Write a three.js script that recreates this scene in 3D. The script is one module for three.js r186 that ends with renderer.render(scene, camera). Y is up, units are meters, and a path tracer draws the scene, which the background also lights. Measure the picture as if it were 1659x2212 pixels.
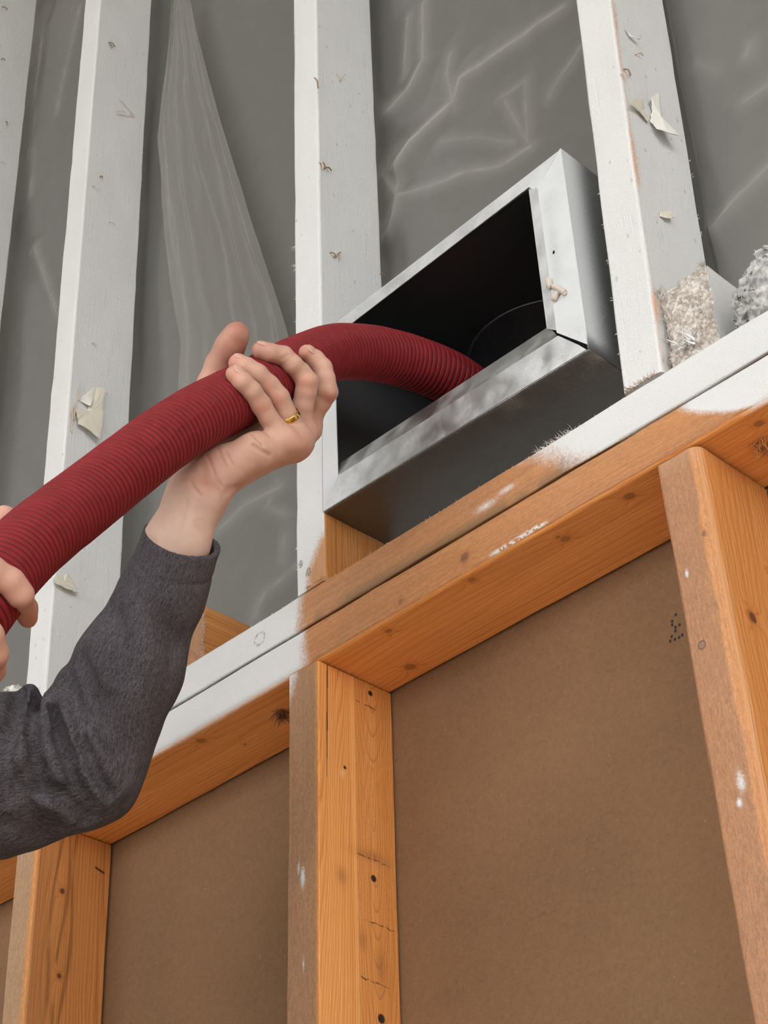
import * as THREE from 'three';
import { mergeGeometries } from 'three/addons/utils/BufferGeometryUtils.js';

// ---------------------------------------------------------------- camera, sky, exposure
const scene = new THREE.Scene();
const FOCAL = 3930, HALF_W = 829.5, HALF_H = 1106;
const EYE = new THREE.Vector3(1.0178, -0.8903, 0.9195);
const AX = new THREE.Vector3(0.6959520877, -0.0334691949, -0.7173078172);
const AY = new THREE.Vector3(0.4371987201, 0.8121822915, 0.3862864282);
const AZ = new THREE.Vector3(0.5696560109, -0.5824429057, 0.5798726505);
const camera = new THREE.PerspectiveCamera(2 * Math.atan(HALF_H / FOCAL) * 180 / Math.PI, 1659 / 2212, 0.05, 60);
camera.position.copy(EYE);
camera.quaternion.setFromRotationMatrix(new THREE.Matrix4().makeBasis(AX, AY, AZ));
camera.updateMatrixWorld(true);

const renderer = new THREE.WebGLRenderer({ antialias: true });
renderer.toneMapping = THREE.LinearToneMapping;
renderer.toneMappingExposure = 1.0;
renderer.shadowMap.enabled = true;

// overcast daylight: an even pale sky seen through the open back and side of the unfinished room
scene.background = new THREE.Color().setRGB(0.985, 0.99, 1.0);
scene.backgroundIntensity = 4.9;

// ---------------------------------------------------------------- small helpers
const V = (x, y, z) => new THREE.Vector3(x, y, z);
const ray = (px, py) => AX.clone().multiplyScalar((px - HALF_W) / FOCAL).addScaledVector(AY, -(py - HALF_H) / FOCAL).addScaledVector(AZ, -1);
const at = (px, py, depth) => EYE.clone().addScaledVector(ray(px, py), depth);
function onPlane(px, py, axis, value) { const r = ray(px, py); return EYE.clone().addScaledVector(r, (value - EYE.getComponent(axis)) / r.getComponent(axis)); }
const clamp = (x, a = 0, b = 1) => Math.min(b, Math.max(a, x));
const lerp = (a, b, t) => a + (b - a) * t;
const step = (a, b, x) => { const t = clamp((x - a) / (b - a)); return t * t * (3 - 2 * t); };
function rng(seed) { let s = seed >>> 0; return () => { s = (s + 0x6d2b79f5) >>> 0; let t = Math.imul(s ^ (s >>> 15), 1 | s); t = (t + Math.imul(t ^ (t >>> 7), 61 | t)) ^ t; return ((t ^ (t >>> 14)) >>> 0) / 4294967296; }; }
const hash = (x, y, z) => { let h = Math.imul(x, 374761393) + Math.imul(y, 668265263) + Math.imul(z, 2147483647 ^ 0x5bd1e995); h = Math.imul(h ^ (h >>> 13), 1274126177); return ((h ^ (h >>> 16)) >>> 0) / 4294967296; };
function n2(x, y, s = 0) {
  const ix = Math.floor(x), iy = Math.floor(y), fx = x - ix, fy = y - iy, u = fx * fx * (3 - 2 * fx), v = fy * fy * (3 - 2 * fy);
  const a = hash(ix, iy, s), b = hash(ix + 1, iy, s), c = hash(ix, iy + 1, s), d = hash(ix + 1, iy + 1, s);
  return a + (b - a) * u + (c - a + (a - b - c + d) * u) * v;
}
const f2 = (x, y, s = 0) => n2(x, y, s) * 0.55 + n2(x * 2.03 + 5, y * 2.03 + 9, s + 1) * 0.3 + n2(x * 4.1 + 3, y * 4.1 + 7, s + 2) * 0.15;
function n3(x, y, z, s = 0) {
  const iz = Math.floor(z), f = z - iz, w = f * f * (3 - 2 * f);
  return n2(x, y, s + iz * 57) * (1 - w) + n2(x, y, s + (iz + 1) * 57) * w;
}
const toS = (c) => (c <= 0.0031308 ? c * 12.92 : 1.055 * Math.pow(c, 1 / 2.4) - 0.055);
const GAMMA = new Uint8Array(4097).map((_, i) => Math.round(255 * toS(i / 4096)));
const px8 = (c) => GAMMA[Math.round(clamp(c) * 4096)];
const lin = (r, g, b) => [r, g, b].map((c) => { c /= 255; return c <= 0.04045 ? c / 12.92 : Math.pow((c + 0.055) / 1.055, 2.4); });
// colour texture + relief/roughness texture from fn(u, v, out): out = [r, g, b, height, roughness, metalness]
function textures(w, h, fn, wrapV = THREE.ClampToEdgeWrapping) {
  const a = new Uint8Array(w * h * 4), b = new Uint8Array(w * h * 4), o = [0, 0, 0, 0.5, 0.7, 0];
  for (let j = 0, k = 0; j < h; j++) for (let i = 0; i < w; i++, k += 4) {
    o[3] = 0.5; o[4] = 0.7; o[5] = 0;
    fn((i + 0.5) / w, (j + 0.5) / h, o);
    a[k] = px8(o[0]); a[k + 1] = px8(o[1]); a[k + 2] = px8(o[2]); a[k + 3] = 255;
    b[k] = clamp(o[3]) * 255; b[k + 1] = clamp(o[4]) * 255; b[k + 2] = clamp(o[5]) * 255; b[k + 3] = 255;
  }
  return [a, b].map((data, n) => {
    const t = new THREE.DataTexture(data, w, h);
    t.magFilter = THREE.LinearFilter; t.minFilter = THREE.LinearFilter; t.wrapS = THREE.ClampToEdgeWrapping; t.wrapT = wrapV;
    if (!n) t.colorSpace = THREE.SRGBColorSpace;
    t.needsUpdate = true;
    return t;
  });
}
function texturedMaterial([color, relief], bump, extra = {}) {
  return new THREE.MeshPhysicalMaterial({ map: color, bumpMap: relief, bumpScale: bump, roughnessMap: relief, roughness: 1, ...extra });
}
function geo(pos, idx, uv, nor, col) {
  const g = new THREE.BufferGeometry();
  g.setAttribute('position', new THREE.Float32BufferAttribute(pos, 3));
  if (uv) g.setAttribute('uv', new THREE.Float32BufferAttribute(uv, 2));
  if (col) g.setAttribute('color', new THREE.Float32BufferAttribute(col, 3));
  g.setIndex(idx);
  if (nor) g.setAttribute('normal', new THREE.Float32BufferAttribute(nor, 3)); else g.computeVertexNormals();
  return g;
}
const taken = {};
const numbered = (n) => { const k = (taken[n] = (taken[n] ?? -1) + 1); return k ? `${n}_${String(k).padStart(3, '0')}` : n; };
function mesh(name, g, m, parent = scene, label) {
  const o = new THREE.Mesh(g, m);
  o.name = numbered(name); o.castShadow = true; o.receiveShadow = true;
  if (label) o.userData.label = label;
  parent.add(o);
  return o;
}
function thing(name, label, category, pos = [0, 0, 0], group) {
  const o = new THREE.Group();
  o.name = numbered(name); o.position.set(...pos); o.userData = { label, category };
  if (group) o.userData.group = group;
  scene.add(o);
  return o;
}
function structure(name, g, m) { const o = mesh(name, g, m); o.name = name; o.userData.kind = 'structure'; return o; }
function box(x0, x1, y0, y1, z0, z1) { const g = new THREE.BoxGeometry(x1 - x0, y1 - y0, z1 - z0); g.translate((x0 + x1) / 2, (y0 + y1) / 2, (z0 + z1) / 2); return g; }
// polygon (points a, b) in a frame, with thickness behind it
function prism(pts, holes, O, ux, uy, thick, uvBox) {
  const n = new THREE.Vector3().crossVectors(ux, uy).normalize();
  if (THREE.ShapeUtils.isClockWise(pts)) pts = pts.slice().reverse();
  holes = holes.map((h) => (THREE.ShapeUtils.isClockWise(h) ? h : h.slice().reverse()));
  const tri = THREE.ShapeUtils.triangulateShape(pts, holes), all = pts.concat(...holes), pos = [], uv = [], nor = [], idx = [];
  const put = (p, back, nn) => {
    const q = O.clone().addScaledVector(ux, p.x).addScaledVector(uy, p.y).addScaledVector(n, back ? -thick : 0);
    pos.push(q.x, q.y, q.z); nor.push(nn.x, nn.y, nn.z); uv.push((p.x - uvBox[0]) / (uvBox[2] - uvBox[0]), (p.y - uvBox[1]) / (uvBox[3] - uvBox[1]));
    return pos.length / 3 - 1;
  };
  const m = n.clone().negate();
  const f = all.map((p) => put(p, false, n)), b = all.map((p) => put(p, true, m));
  for (const [i, j, k] of tri) idx.push(f[i], f[j], f[k], b[i], b[k], b[j]);
  for (const loop of [pts, ...holes]) for (let i = 0; i < loop.length; i++) {
    const p = loop[i], q = loop[(i + 1) % loop.length];
    const e = ux.clone().multiplyScalar(q.x - p.x).addScaledVector(uy, q.y - p.y).normalize().cross(n);
    const k = [put(p, false, e), put(q, false, e), put(q, true, e), put(p, true, e)];
    idx.push(k[0], k[2], k[1], k[0], k[3], k[2]);
  }
  return geo(pos, idx, uv, nor);
}
const P2 = (x, y) => new THREE.Vector2(x, y);
// thin tapering fibres: each from a root along a direction
function fibres(list, seed, thick = 0.0005) {
  const R = rng(seed), pos = [], idx = [];
  for (const [p, d, len] of list) {
    const a = V(R() - 0.5, R() - 0.5, R() - 0.5).cross(d).normalize(), b = d.clone().cross(a).normalize(), bend = a.clone().multiplyScalar((R() - 0.5) * len);
    const base = pos.length / 3, segs = 3;
    for (let s = 0; s <= segs; s++) {
      const t = s / segs, c = p.clone().addScaledVector(d, len * t).addScaledVector(bend, t * t), w = thick * (1 - t * 0.8);
      for (let k = 0; k < 3; k++) { const q = c.clone().addScaledVector(a, w * Math.cos(k * 2.094)).addScaledVector(b, w * Math.sin(k * 2.094)); pos.push(q.x, q.y, q.z); }
    }
    for (let s = 0; s < segs; s++) for (let k = 0; k < 3; k++) { const i = base + s * 3 + k, j = base + s * 3 + (k + 1) % 3; idx.push(i, j, j + 3, i, j + 3, i + 3); }
  }
  return geo(pos, idx);
}

// ---------------------------------------------------------------- wood
const LIGHT = [0.74, 0.335, 0.105], MID = [0.60, 0.232, 0.058], DARK = [0.36, 0.105, 0.018], WHITE = [0.755, 0.768, 0.768], GREYED = [0.33, 0.215, 0.14];
// bare pine at (s across, t along) in metres -> o[0..2], relief o[3]
function pine(s, t, seed, knots, o, coarse = 1) {
  let warp = (f2(s * 22, t * 2.2, seed) - 0.5) * 0.05, dark = 0, halo = 0;
  for (const [ks, kt, kr] of knots) {
    const x = (s - ks) / kr, y = (t - kt) / kr, r2 = x * x + y * y * 0.8;
    if (r2 < 30) { warp += 0.012 * Math.exp(-r2 / 7) * Math.sign(x || 1) * Math.min(1, Math.abs(x)); dark = Math.max(dark, r2 < 1 ? 1 : Math.exp(-(r2 - 1) * 2.2)); halo = Math.max(halo, Math.exp(-r2 / 5)); }
  }
  const g = (s + warp) * 190 * coarse, fr = g - Math.floor(g), ring = fr < 0.75 ? fr / 0.75 : (1 - fr) * 4;
  const streak = n2(s * 1500, t * 9, seed + 3) * 0.5 + n2(s * 500, t * 3, seed + 4) * 0.5, band = f2(s * 40, t * 1.2, seed + 5);
  let k = clamp(0.10 + ring * ring * 0.40 + (streak - 0.5) * 0.36 + (band - 0.5) * 0.75 + 0.08);
  k = clamp(k + halo * 0.4);
  for (let c = 0; c < 3; c++) {
    let v = k < 0.5 ? lerp(LIGHT[c], MID[c], k * 2) : lerp(MID[c], DARK[c], k * 2 - 1);
    o[c] = lerp(v, [0.09, 0.03, 0.012][c], dark * 0.85);
  }
  o[3] = 0.55 + (0.5 - k) * 0.25 + (n2(s * 2600, t * 60, seed + 6) - 0.5) * 0.35 - dark * 0.1;
  o[4] = 0.6 - k * 0.08;
}
function mixTo(o, c, k) { o[0] = lerp(o[0], c[0], k); o[1] = lerp(o[1], c[1], k); o[2] = lerp(o[2], c[2], k); }
// sprayed-on white paint or dust with a grainy edge
const sprayed = (m, s, t, seed) => { const g = n2(s * 1800, t * 1800, seed + 20) * 0.5 + n2(s * 700, t * 700, seed + 21) * 0.5; return clamp(m * 1.25 + (g - 0.5) * 1.1 * m * (1 - m) * 3.2 - 0.06 * (1 - m)); };
function painted(o, s, t, seed, amount, grainAxis = 1) {
  const k = sprayed(amount, s, t, seed), q = n2(s * 1600, t * 1600, seed + 8), blot = f2(s * 30, t * 12, seed + 9);
  const w = 0.90 + 0.09 * blot + 0.05 * (q - 0.5);
  mixTo(o, [WHITE[0] * w, WHITE[1] * w, WHITE[2] * w], k * 0.975);
  o[3] = lerp(o[3], 0.5 + (o[3] - 0.5) * 0.5 + (q - 0.5) * 0.45, k); o[4] = lerp(o[4], 0.62, k);
}
function spot(s, t, s0, t0, rs, rt) { const x = (s - s0) / rs, y = (t - t0) / rt; return Math.exp(-(x * x + y * y)); }
// A sawn board with rounded arrises. axis 'y': front w wide in x, d deep; axis 'x': front face w tall.
function boardGeometry(axis, w, d, a0, a1, radii, texLen, seed, jitter = 0.0004, wane) {
  const prof = [], per = 2 * (w + d), corner = [[0, 0, 180, 0], [w, 0, 90, w], [w, -d, 0, w + d], [0, -d, -90, 2 * w + d]];
  corner.forEach(([p, q, deg, s], i) => {
    const r = radii[i], cp = p + (p > 0 ? -r : r), cq = q + (q < 0 ? r : -r), N = 5;
    for (let k = 0; k <= N; k++) {
      const e = (deg - 90 * k / N) * Math.PI / 180, np = Math.cos(e), nq = Math.sin(e);
      prof.push([cp + r * np, cq + r * nq, np, nq, (s + lerp(-r, r, k / N))]);
    }
  });
  // extra points along the faces keep the texture even
  const ring = [];
  prof.forEach((p, i) => {
    ring.push(p);
    const n = prof[(i + 1) % prof.length], s1 = i === prof.length - 1 ? n[4] + per : n[4];
    if ((i + 1) % 6 === 0) for (let k = 1; k < 4; k++) { const f = k / 4; ring.push([lerp(p[0], n[0], f), lerp(p[1], n[1], f), n[2], n[3], lerp(p[4], s1, f)]); }
  });
  ring.push([...ring[0].slice(0, 4), ring[0][4] + per]);
  const L = a1 - a0, M = Math.max(2, Math.round(L / 0.025)), pos = [], uv = [], nor = [], idx = [], n = ring.length;
  const put = (p, q, a, np, nq, na, u, v) => {
    if (axis === 'y') { pos.push(p, a, q); nor.push(np, na, nq); } else { pos.push(a, -p, q); nor.push(na, -np, nq); }
    uv.push(u, v);
  };
  for (let j = 0; j <= M; j++) {
    const a = lerp(a0, a1, j / M);
    for (const [p, q, np, nq, s] of ring) {
      const e = (n2(((s + per) % per) * 60, a * 30, seed) - 0.5) * 2 * jitter - (wane ? wane(s, a) : 0);
      put(p + np * e, q + nq * e, a, np, nq, 0, (s + (s < 0 ? 0 : 0)) / per, (a - a0) / texLen);
    }
  }
  for (let j = 0; j < M; j++) for (let i = 0; i < n - 1; i++) { const k = j * n + i; idx.push(k, k + 1, k + n + 1, k, k + n + 1, k + n); }
  for (const end of [0, 1]) {
    const a = end ? a1 : a0, c = pos.length / 3;
    put(w / 2, -d / 2, a, 0, 0, end ? 1 : -1, w / 2 / per, end ? L / texLen : 0);
    for (let i = 0; i < n; i++) { const [p, q] = ring[i]; put(p, q, a, 0, 0, end ? 1 : -1, p / per, (end ? L : 0) / texLen - q * 0.01); }
    for (let i = 0; i < n - 1; i++) end ? idx.push(c, c + 1 + i, c + 2 + i) : idx.push(c, c + 2 + i, c + 1 + i);
  }
  return geo(pos, idx, uv, nor);
}
// fn(face, a, b, o): face 0 front, 1 the next face round (side or underside), 2 back, 3 the last; a metres across from that face's first edge, b world coordinate along
function boardTexture(w, d, a0, texLen, W, H, fn) {
  const per = 2 * (w + d);
  return textures(W, H, (u, v, o) => {
    const s = u * per, b = a0 + v * texLen;
    if (s < w) fn(0, s, b, o); else if (s < w + d) fn(1, s - w, b, o); else if (s < 2 * w + d) fn(2, s - w - d, b, o); else fn(3, s - 2 * w - d, b, o);
  }, THREE.MirroredRepeatWrapping);
}
const BW = 0.038, BD = 0.089;
const bareWood = texturedMaterial(textures(256, 256, (u, v, o) => pine(u * 0.09, v * 0.09, 77, [], o)), 0.0006);

// ---------------------------------------------------------------- the room
const plainWall = new THREE.MeshStandardMaterial({ color: new THREE.Color().setRGB(0.66, 0.66, 0.65), roughness: 0.95 });
const floorMat = texturedMaterial(textures(512, 512, (u, v, o) => { const k = f2(u * 12, v * 60, 5) * 0.6 + f2(u * 4, v * 4, 6) * 0.4; o[0] = lerp(0.60, 0.70, k); o[1] = lerp(0.55, 0.64, k); o[2] = lerp(0.46, 0.55, k); o[3] = k; o[4] = 0.8; }), 0.002);
const FLOOR = -1.78, CEIL = 1.95;
structure('floor', box(-4.2, 4.2, FLOOR - 0.2, FLOOR, -0.5, 5.6), floorMat);
structure('ceiling', box(-4.2, 4.2, CEIL, CEIL + 0.2, -0.5, 5.6), plainWall);
structure('wall_left', box(-4.2, -4.05, FLOOR, CEIL, -0.5, 5.6), plainWall);
{
  // right wall with a wide opening
  const g = mergeGeometries([box(4.05, 4.2, FLOOR, -1.1, -0.5, 5.6), box(4.05, 4.2, 1.55, CEIL, -0.5, 5.6), box(4.05, 4.2, -1.1, 1.55, -0.5, 0.65), box(4.05, 4.2, -1.1, 1.55, 4.6, 5.6)]);
  structure('wall_right', g, plainWall);
  const h = mergeGeometries([box(-4.05, 4.05, FLOOR, -1.1, 5.45, 5.6), box(-4.05, 4.05, 1.6, CEIL, 5.45, 5.6), box(-4.05, -2.8, -1.1, 1.6, 5.45, 5.6), box(3.5, 4.05, -1.1, 1.6, 5.45, 5.6)]);
  structure('wall_back', h, plainWall);
  structure('ground', box(-25, 25, FLOOR - 0.6, FLOOR - 0.3, -12, 30), new THREE.MeshStandardMaterial({ color: new THREE.Color().setRGB(0.33, 0.31, 0.28), roughness: 1 }));
}
// brown paper back of the drywall behind the lower studs
{
  const g = prism([P2(-4.05, FLOOR), P2(4.05, FLOOR), P2(4.05, -0.045), P2(-4.05, -0.045)], [], V(0, 0, -0.0905), V(1, 0, 0), V(0, 1, 0), 0.0125, [-0.9, -0.75, 0.7, -0.05]);
  const t = textures(1536, 768, (u, v, o) => {
    const x = u * 1.6, y = v * 0.7, f = n2(x * 900, y * 900, 31), m = f2(x * 9, y * 9, 32), q = n2(x * 260, y * 260, 33), s = n2(x * 400, y * 400, 34), fl = n2(x * 180, y * 700, 35);
    const k = 0.90 + (m - 0.5) * 0.22 + (f - 0.5) * 0.16 + (q - 0.5) * 0.08 + (fl > 0.93 ? -0.12 : 0);
    const yv = 1 + 0.10 * (f2(x * 5, y * 2, 36) - 0.5); o[0] = 0.255 * k * yv; o[1] = 0.141 * k; o[2] = 0.069 * k; if (n2(x * 330, y * 330, 37) > 0.988) mixTo(o, [0.5, 0.42, 0.33], 0.5);
    if (s > 0.965) mixTo(o, [0.10, 0.06, 0.035], 0.35);
    o[3] = 0.5 + (f - 0.5) * 0.5 + (m - 0.5) * 0.3; o[4] = 0.85;
  }, THREE.RepeatWrapping);
  t.forEach((x) => { x.wrapS = THREE.RepeatWrapping; });
  const w = structure('wall_lower', g, texturedMaterial(t, 0.0004));
  // the dot-matrix ink stamp at the right of the middle bay
  const dots = [[1460, 1328], [1452, 1342], [1452, 1350], [1459, 1355], [1468, 1350], [1459, 1363], [1451, 1375], [1448, 1385], [1458, 1381], [1467, 1377], [1474, 1372]].map(([x, y]) => {
    const p = onPlane(x, y, 2, -0.0904), c = new THREE.CircleGeometry(0.00125, 14); c.scale(1, 1.15, 1); c.translate(p.x, p.y, -0.0903); return c;
  });
  mesh('ink_stamp', mergeGeometries(dots), new THREE.MeshStandardMaterial({ color: new THREE.Color().setRGB(0.03, 0.025, 0.022), roughness: 0.8 }), w, 'row of dark printed ink dots');
}
structure('wall_upper', prism([P2(-4.05, -0.03), P2(4.05, -0.03), P2(4.05, CEIL), P2(-4.05, CEIL)], [[P2(0.032, 0.06), P2(0.362, 0.06), P2(0.362, 0.31), P2(0.032, 0.31)]], V(0, 0, -0.33), V(1, 0, 0), V(0, 1, 0), 0.06, [-1, 0, 1, 2]),
  new THREE.MeshStandardMaterial({ color: new THREE.Color().setRGB(0.16, 0.155, 0.14), roughness: 0.95 }));

// ---------------------------------------------------------------- plates
const plateX0 = -0.66, plateTex = 1.3;
const plateMat = (fn) => texturedMaterial(boardTexture(BW, BD, plateX0, plateTex, 512, 2048, fn), 0.0008);
{
  const knots = [[0.027, 0.3163, 0.0035], [0.020, -0.0505, 0.006]];
  const m = plateMat((face, a, x, o) => {
    pine(a + face * 0.2, x, 101, face ? [] : knots, o);
    if (face === 0) {
      mixTo(o, [0.34, 0.18, 0.105], 0.5 + 0.2 * f2(x * 14, a * 60, 3)); { const q = 1 + 0.26 * (n2(a * 1900, x * 900, 93) - 0.5) + 0.2 * (n2(a * 700, x * 260, 94) - 0.5); for (let i = 0; i < 3; i++) o[i] *= q; }
      if (a > 0.026) mixTo(o, [0.20, 0.13, 0.065], step(0.024, 0.036, a) * 0.75 * step(0.36, 0.52, f2(x * 18, 1.5, 44)));
      const edge = (n2(x * 60, a * 60, 41) - 0.5) * 0.012;
      let k = Math.max(1 - step(-0.006, 0.013, x + edge), step(0.285, 0.345, x - a * 1.5 + edge + 0.03));
      k = Math.max(k, 0.30 * spot(a, x, 0.024, 0.232, 0.0035, 0.012) * 2, 0.3 * spot(a, x, 0.02, 0.255, 0.003, 0.008) * 2);
      const mill = 0.5 + 0.5 * Math.sin(x * 900 + n2(x * 90, a * 90, 6) * 5);
      painted(o, a, x, 103, k * (1 - 0.13 * mill * n2(x * 30, a * 10, 12) * (x < -0.05 || x > 0.3 ? 1.3 : 0.2)));
      if (x < -0.03) { const q = Math.hypot((a - 0.0194) / 1, x + 0.0505); if (q < 0.009) mixTo(o, [0.16, 0.12, 0.09], 0.55 * step(0.55, 0.8, n2(a * 900, x * 900, 8) * 0.6 + (Math.abs(q - 0.0065) < 0.0013 ? 0.4 : 0))); }
    } else if (face === 1) { mixTo(o, [0.20, 0.11, 0.055], 0.8); painted(o, a, x, 105, (1 - step(0.001, 0.0035, a)) * Math.max(1 - step(-0.006, 0.013, x), step(0.36, 0.39, x))); }  // underside coloured dark for the shade inside the seam
    else if (face === 3) painted(o, a, x, 104, 0.25 + (x > 0.39 || x < -0.02 ? 0.6 : 0));
  });
  const g = boardGeometry('x', BW - 0.0019, BD, -2.6, 2.6, [0.0025, 0.0022, 0.003, 0.003], plateTex, 11, 0.0007, (s, x) => {
    const q = Math.exp(-Math.pow((s - 0.038) / 0.006, 2)); return q * 0.0035 * step(0.45, 0.75, f2(x * 11, 0.3, 45));
  });
  g.attributes.uv.array.forEach((v, i, arr) => { if (i % 2) arr[i] = (v * plateTex - 2.6 - plateX0) / plateTex; });
  const t = thing('top_plate', 'upper horizontal framing board directly under the metal duct, half bare and half white', 'framing lumber');
  mesh('board', g, m, t);
  t.userData.group = 'double top plate boards';
  const R = rng(5), list = [];
  for (let i = 0; i < 190; i++) { const x = lerp(-0.2, 0.52, R()), far = x > 0.285 && x < 0.345; list.push([V(x, -0.0008 - R() * 0.001, R() < 0.7 ? -0.002 * R() : -0.03 * R()), V(R() - 0.5, 0.35 + R() * 0.6, R() * 0.6).normalize(), (far ? 0.003 : 0.0016) * (0.4 + R())]); }
  for (let i = 0; i < 90; i++) { const x = lerp(0.285, 0.328, Math.pow(R(), 0.7)); list.push([V(x, -0.001, -0.004 * R()), V((R() - 0.75) * 1.6, 0.15 + R() * 0.5, (R() - 0.2) * 0.8).normalize(), 0.003 + 0.007 * R() * R()]); }
  const fz = mesh('fuzz', fibres(list, 6, 0.00026), new THREE.MeshStandardMaterial({ color: new THREE.Color().setRGB(0.72, 0.68, 0.62), roughness: 0.9 }), t, 'pale frayed wood fibres along the top edge');
  fz.userData.kind = 'stuff';
}
{
  const knF = [[0.0220, 0.2039, 0.0036], [0.029, 0.13, 0.002]], knB = [[0.0183, 0.3605, 0.0036], [0.0246, 0.29, 0.003], [0.018, 0.288, 0.0015], [0.0106, 0.2013, 0.0026], [0.0145, 0.1002, 0.0024], [0.0172, -0.1513, 0.0035], [0.0193, 0.4817, 0.003], [0.052, -0.13, 0.0012], [0.06, 0.42, 0.003], [0.07, 0.07, 0.004]];
  const m = plateMat((face, a, x, o) => {
    pine(a * (face === 1 ? 1 : 1) + face * 0.13, x, 131, (face === 0 ? knF : face === 1 ? knB : []).map(([s, t, r]) => [s + face * 0.13, t, r]), o, face === 1 ? 0.8 : 1.1);
    const edge = (n2(x * 60, a * 60, 141) - 0.5) * 0.01;
    if (face === 0) {
      mixTo(o, [0.34, 0.165, 0.09], 0.42 + 0.25 * f2(x * 14, a * 60, 13)); { const q = 1 + 0.26 * (n2(a * 1900, x * 900, 95) - 0.5) + 0.2 * (n2(a * 700, x * 260, 96) - 0.5); for (let i = 0; i < 3; i++) o[i] *= q; }
      const left = 1 - step(-0.002, 0.018, x + edge - a * 0.08), right = step(-0.006, 0.012, x + edge - 0.425 - Math.pow(Math.max(0, a) / 0.038, 1.6) * 0.062);
      let k = Math.max(left * 0.97, right);
      k = Math.max(k, 0.9 * Math.exp(-Math.pow((a - 0.0345 + (x - 0.26) * 0.02) / 0.0022, 2)) * step(0.225, 0.24, x) * (1 - step(0.285, 0.297, x)) * step(0.25, 0.5, n2(x * 500, a * 500, 9)));
      painted(o, a, x, 133, k);
    } else if (face === 1) {
      painted(o, a, x, 134, 0.85 * (1 - step(0.0, 0.006 + 0.005 * n2(x * 20, 1, 5), a)) * Math.max(1 - step(-0.02, 0.01, x), step(0.47, 0.5, x)));
      const k = f2(x * 7, a * 40, 15); mixTo(o, DARK, 0.25 * step(0.5, 0.8, k)); mixTo(o, [0.56, 0.225, 0.062], 0.35); for (let c = 0; c < 3; c++) o[c] *= 1.45;
    } else if (face === 3) { mixTo(o, [0.16, 0.09, 0.05], 0.8); painted(o, a, x, 135, step(0.0845, 0.0875, a) * (1 - step(-0.002, 0.018, x))); }  // top face coloured dark, as shade in the seam between the plates
  });
  const g = boardGeometry('x', BW, BD, -2.6, 2.6, [0.003, 0.006, 0.003, 0.003], plateTex, 12, 0.0005);
  g.translate(0, -BW, 0);
  g.attributes.uv.array.forEach((v, i, arr) => { if (i % 2) arr[i] = (v * plateTex - 2.6 - plateX0) / plateTex; });
  const t = thing('top_plate', 'lower horizontal framing board whose amber underside rests on the stud tops', 'framing lumber');
  mesh('board', g, m, t);
  t.userData.group = 'double top plate boards';
  // splintered knot-outs on the underside
  const R = rng(9), tuft = (px, py, n, big) => {
    const p = onPlane(px, py, 1, -0.076), list = [];
    for (let i = 0; i < n; i++) list.push([V(p.x + (R() - 0.5) * 0.012 * big, -0.0755, p.z + (R() - 0.5) * 0.016 * big), V(R() - 0.6, -0.7, R() - 0.4).normalize(), 0.004 + R() * 0.009 * big]);
    return fibres(list, 21, 0.0007);
  };
  mesh('splinters', tuft(614, 1540, 70, 1.1), new THREE.MeshStandardMaterial({ color: new THREE.Color().setRGB(0.24, 0.11, 0.045), roughness: 0.9 }), t, 'torn dark splinters beside the middle stud').userData.kind = 'stuff';
  mesh('splinters', tuft(1652, 960, 60, 1.2), new THREE.MeshStandardMaterial({ color: new THREE.Color().setRGB(0.55, 0.24, 0.08), roughness: 0.9 }), t, 'torn orange splinters at the right edge').userData.kind = 'stuff';
}

// ---------------------------------------------------------------- studs
function studMesh(x, lean, y0, y1, radii, texA, texLen, H, fn, seed, parent, jitter) {
  const g = boardGeometry('y', BW, BD, y0, y1, radii, texLen, seed, jitter);
  g.attributes.uv.array.forEach((v, i, arr) => { if (i % 2) arr[i] = (v * texLen + y0 - texA) / texLen; });
  const o = mesh('board', g, texturedMaterial(boardTexture(BW, BD, texA, texLen, 512, H, fn), 0.0008), parent);
  parent.position.set(x, 0, 0); parent.rotation.z = -lean;
  parent.updateMatrixWorld(true);
  return o;
}
const upper = [
  ['white painted stud cut off by the left edge of the photo', -0.7484, -0.0116, 0.45, 1.15, 1024],
  ['white painted stud left of the hands, second upright from the left', -0.4292, -0.0102, -0.01, 1.4, 2048],
  ['white painted stud touching the left side of the metal duct, bare at its foot', 0, 0.0015, -0.01, 0.9, 2048],
  ['broad white painted stud right of the metal duct', 0.3808, 0.0188, -0.01, 0.55, 2048],
];
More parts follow.
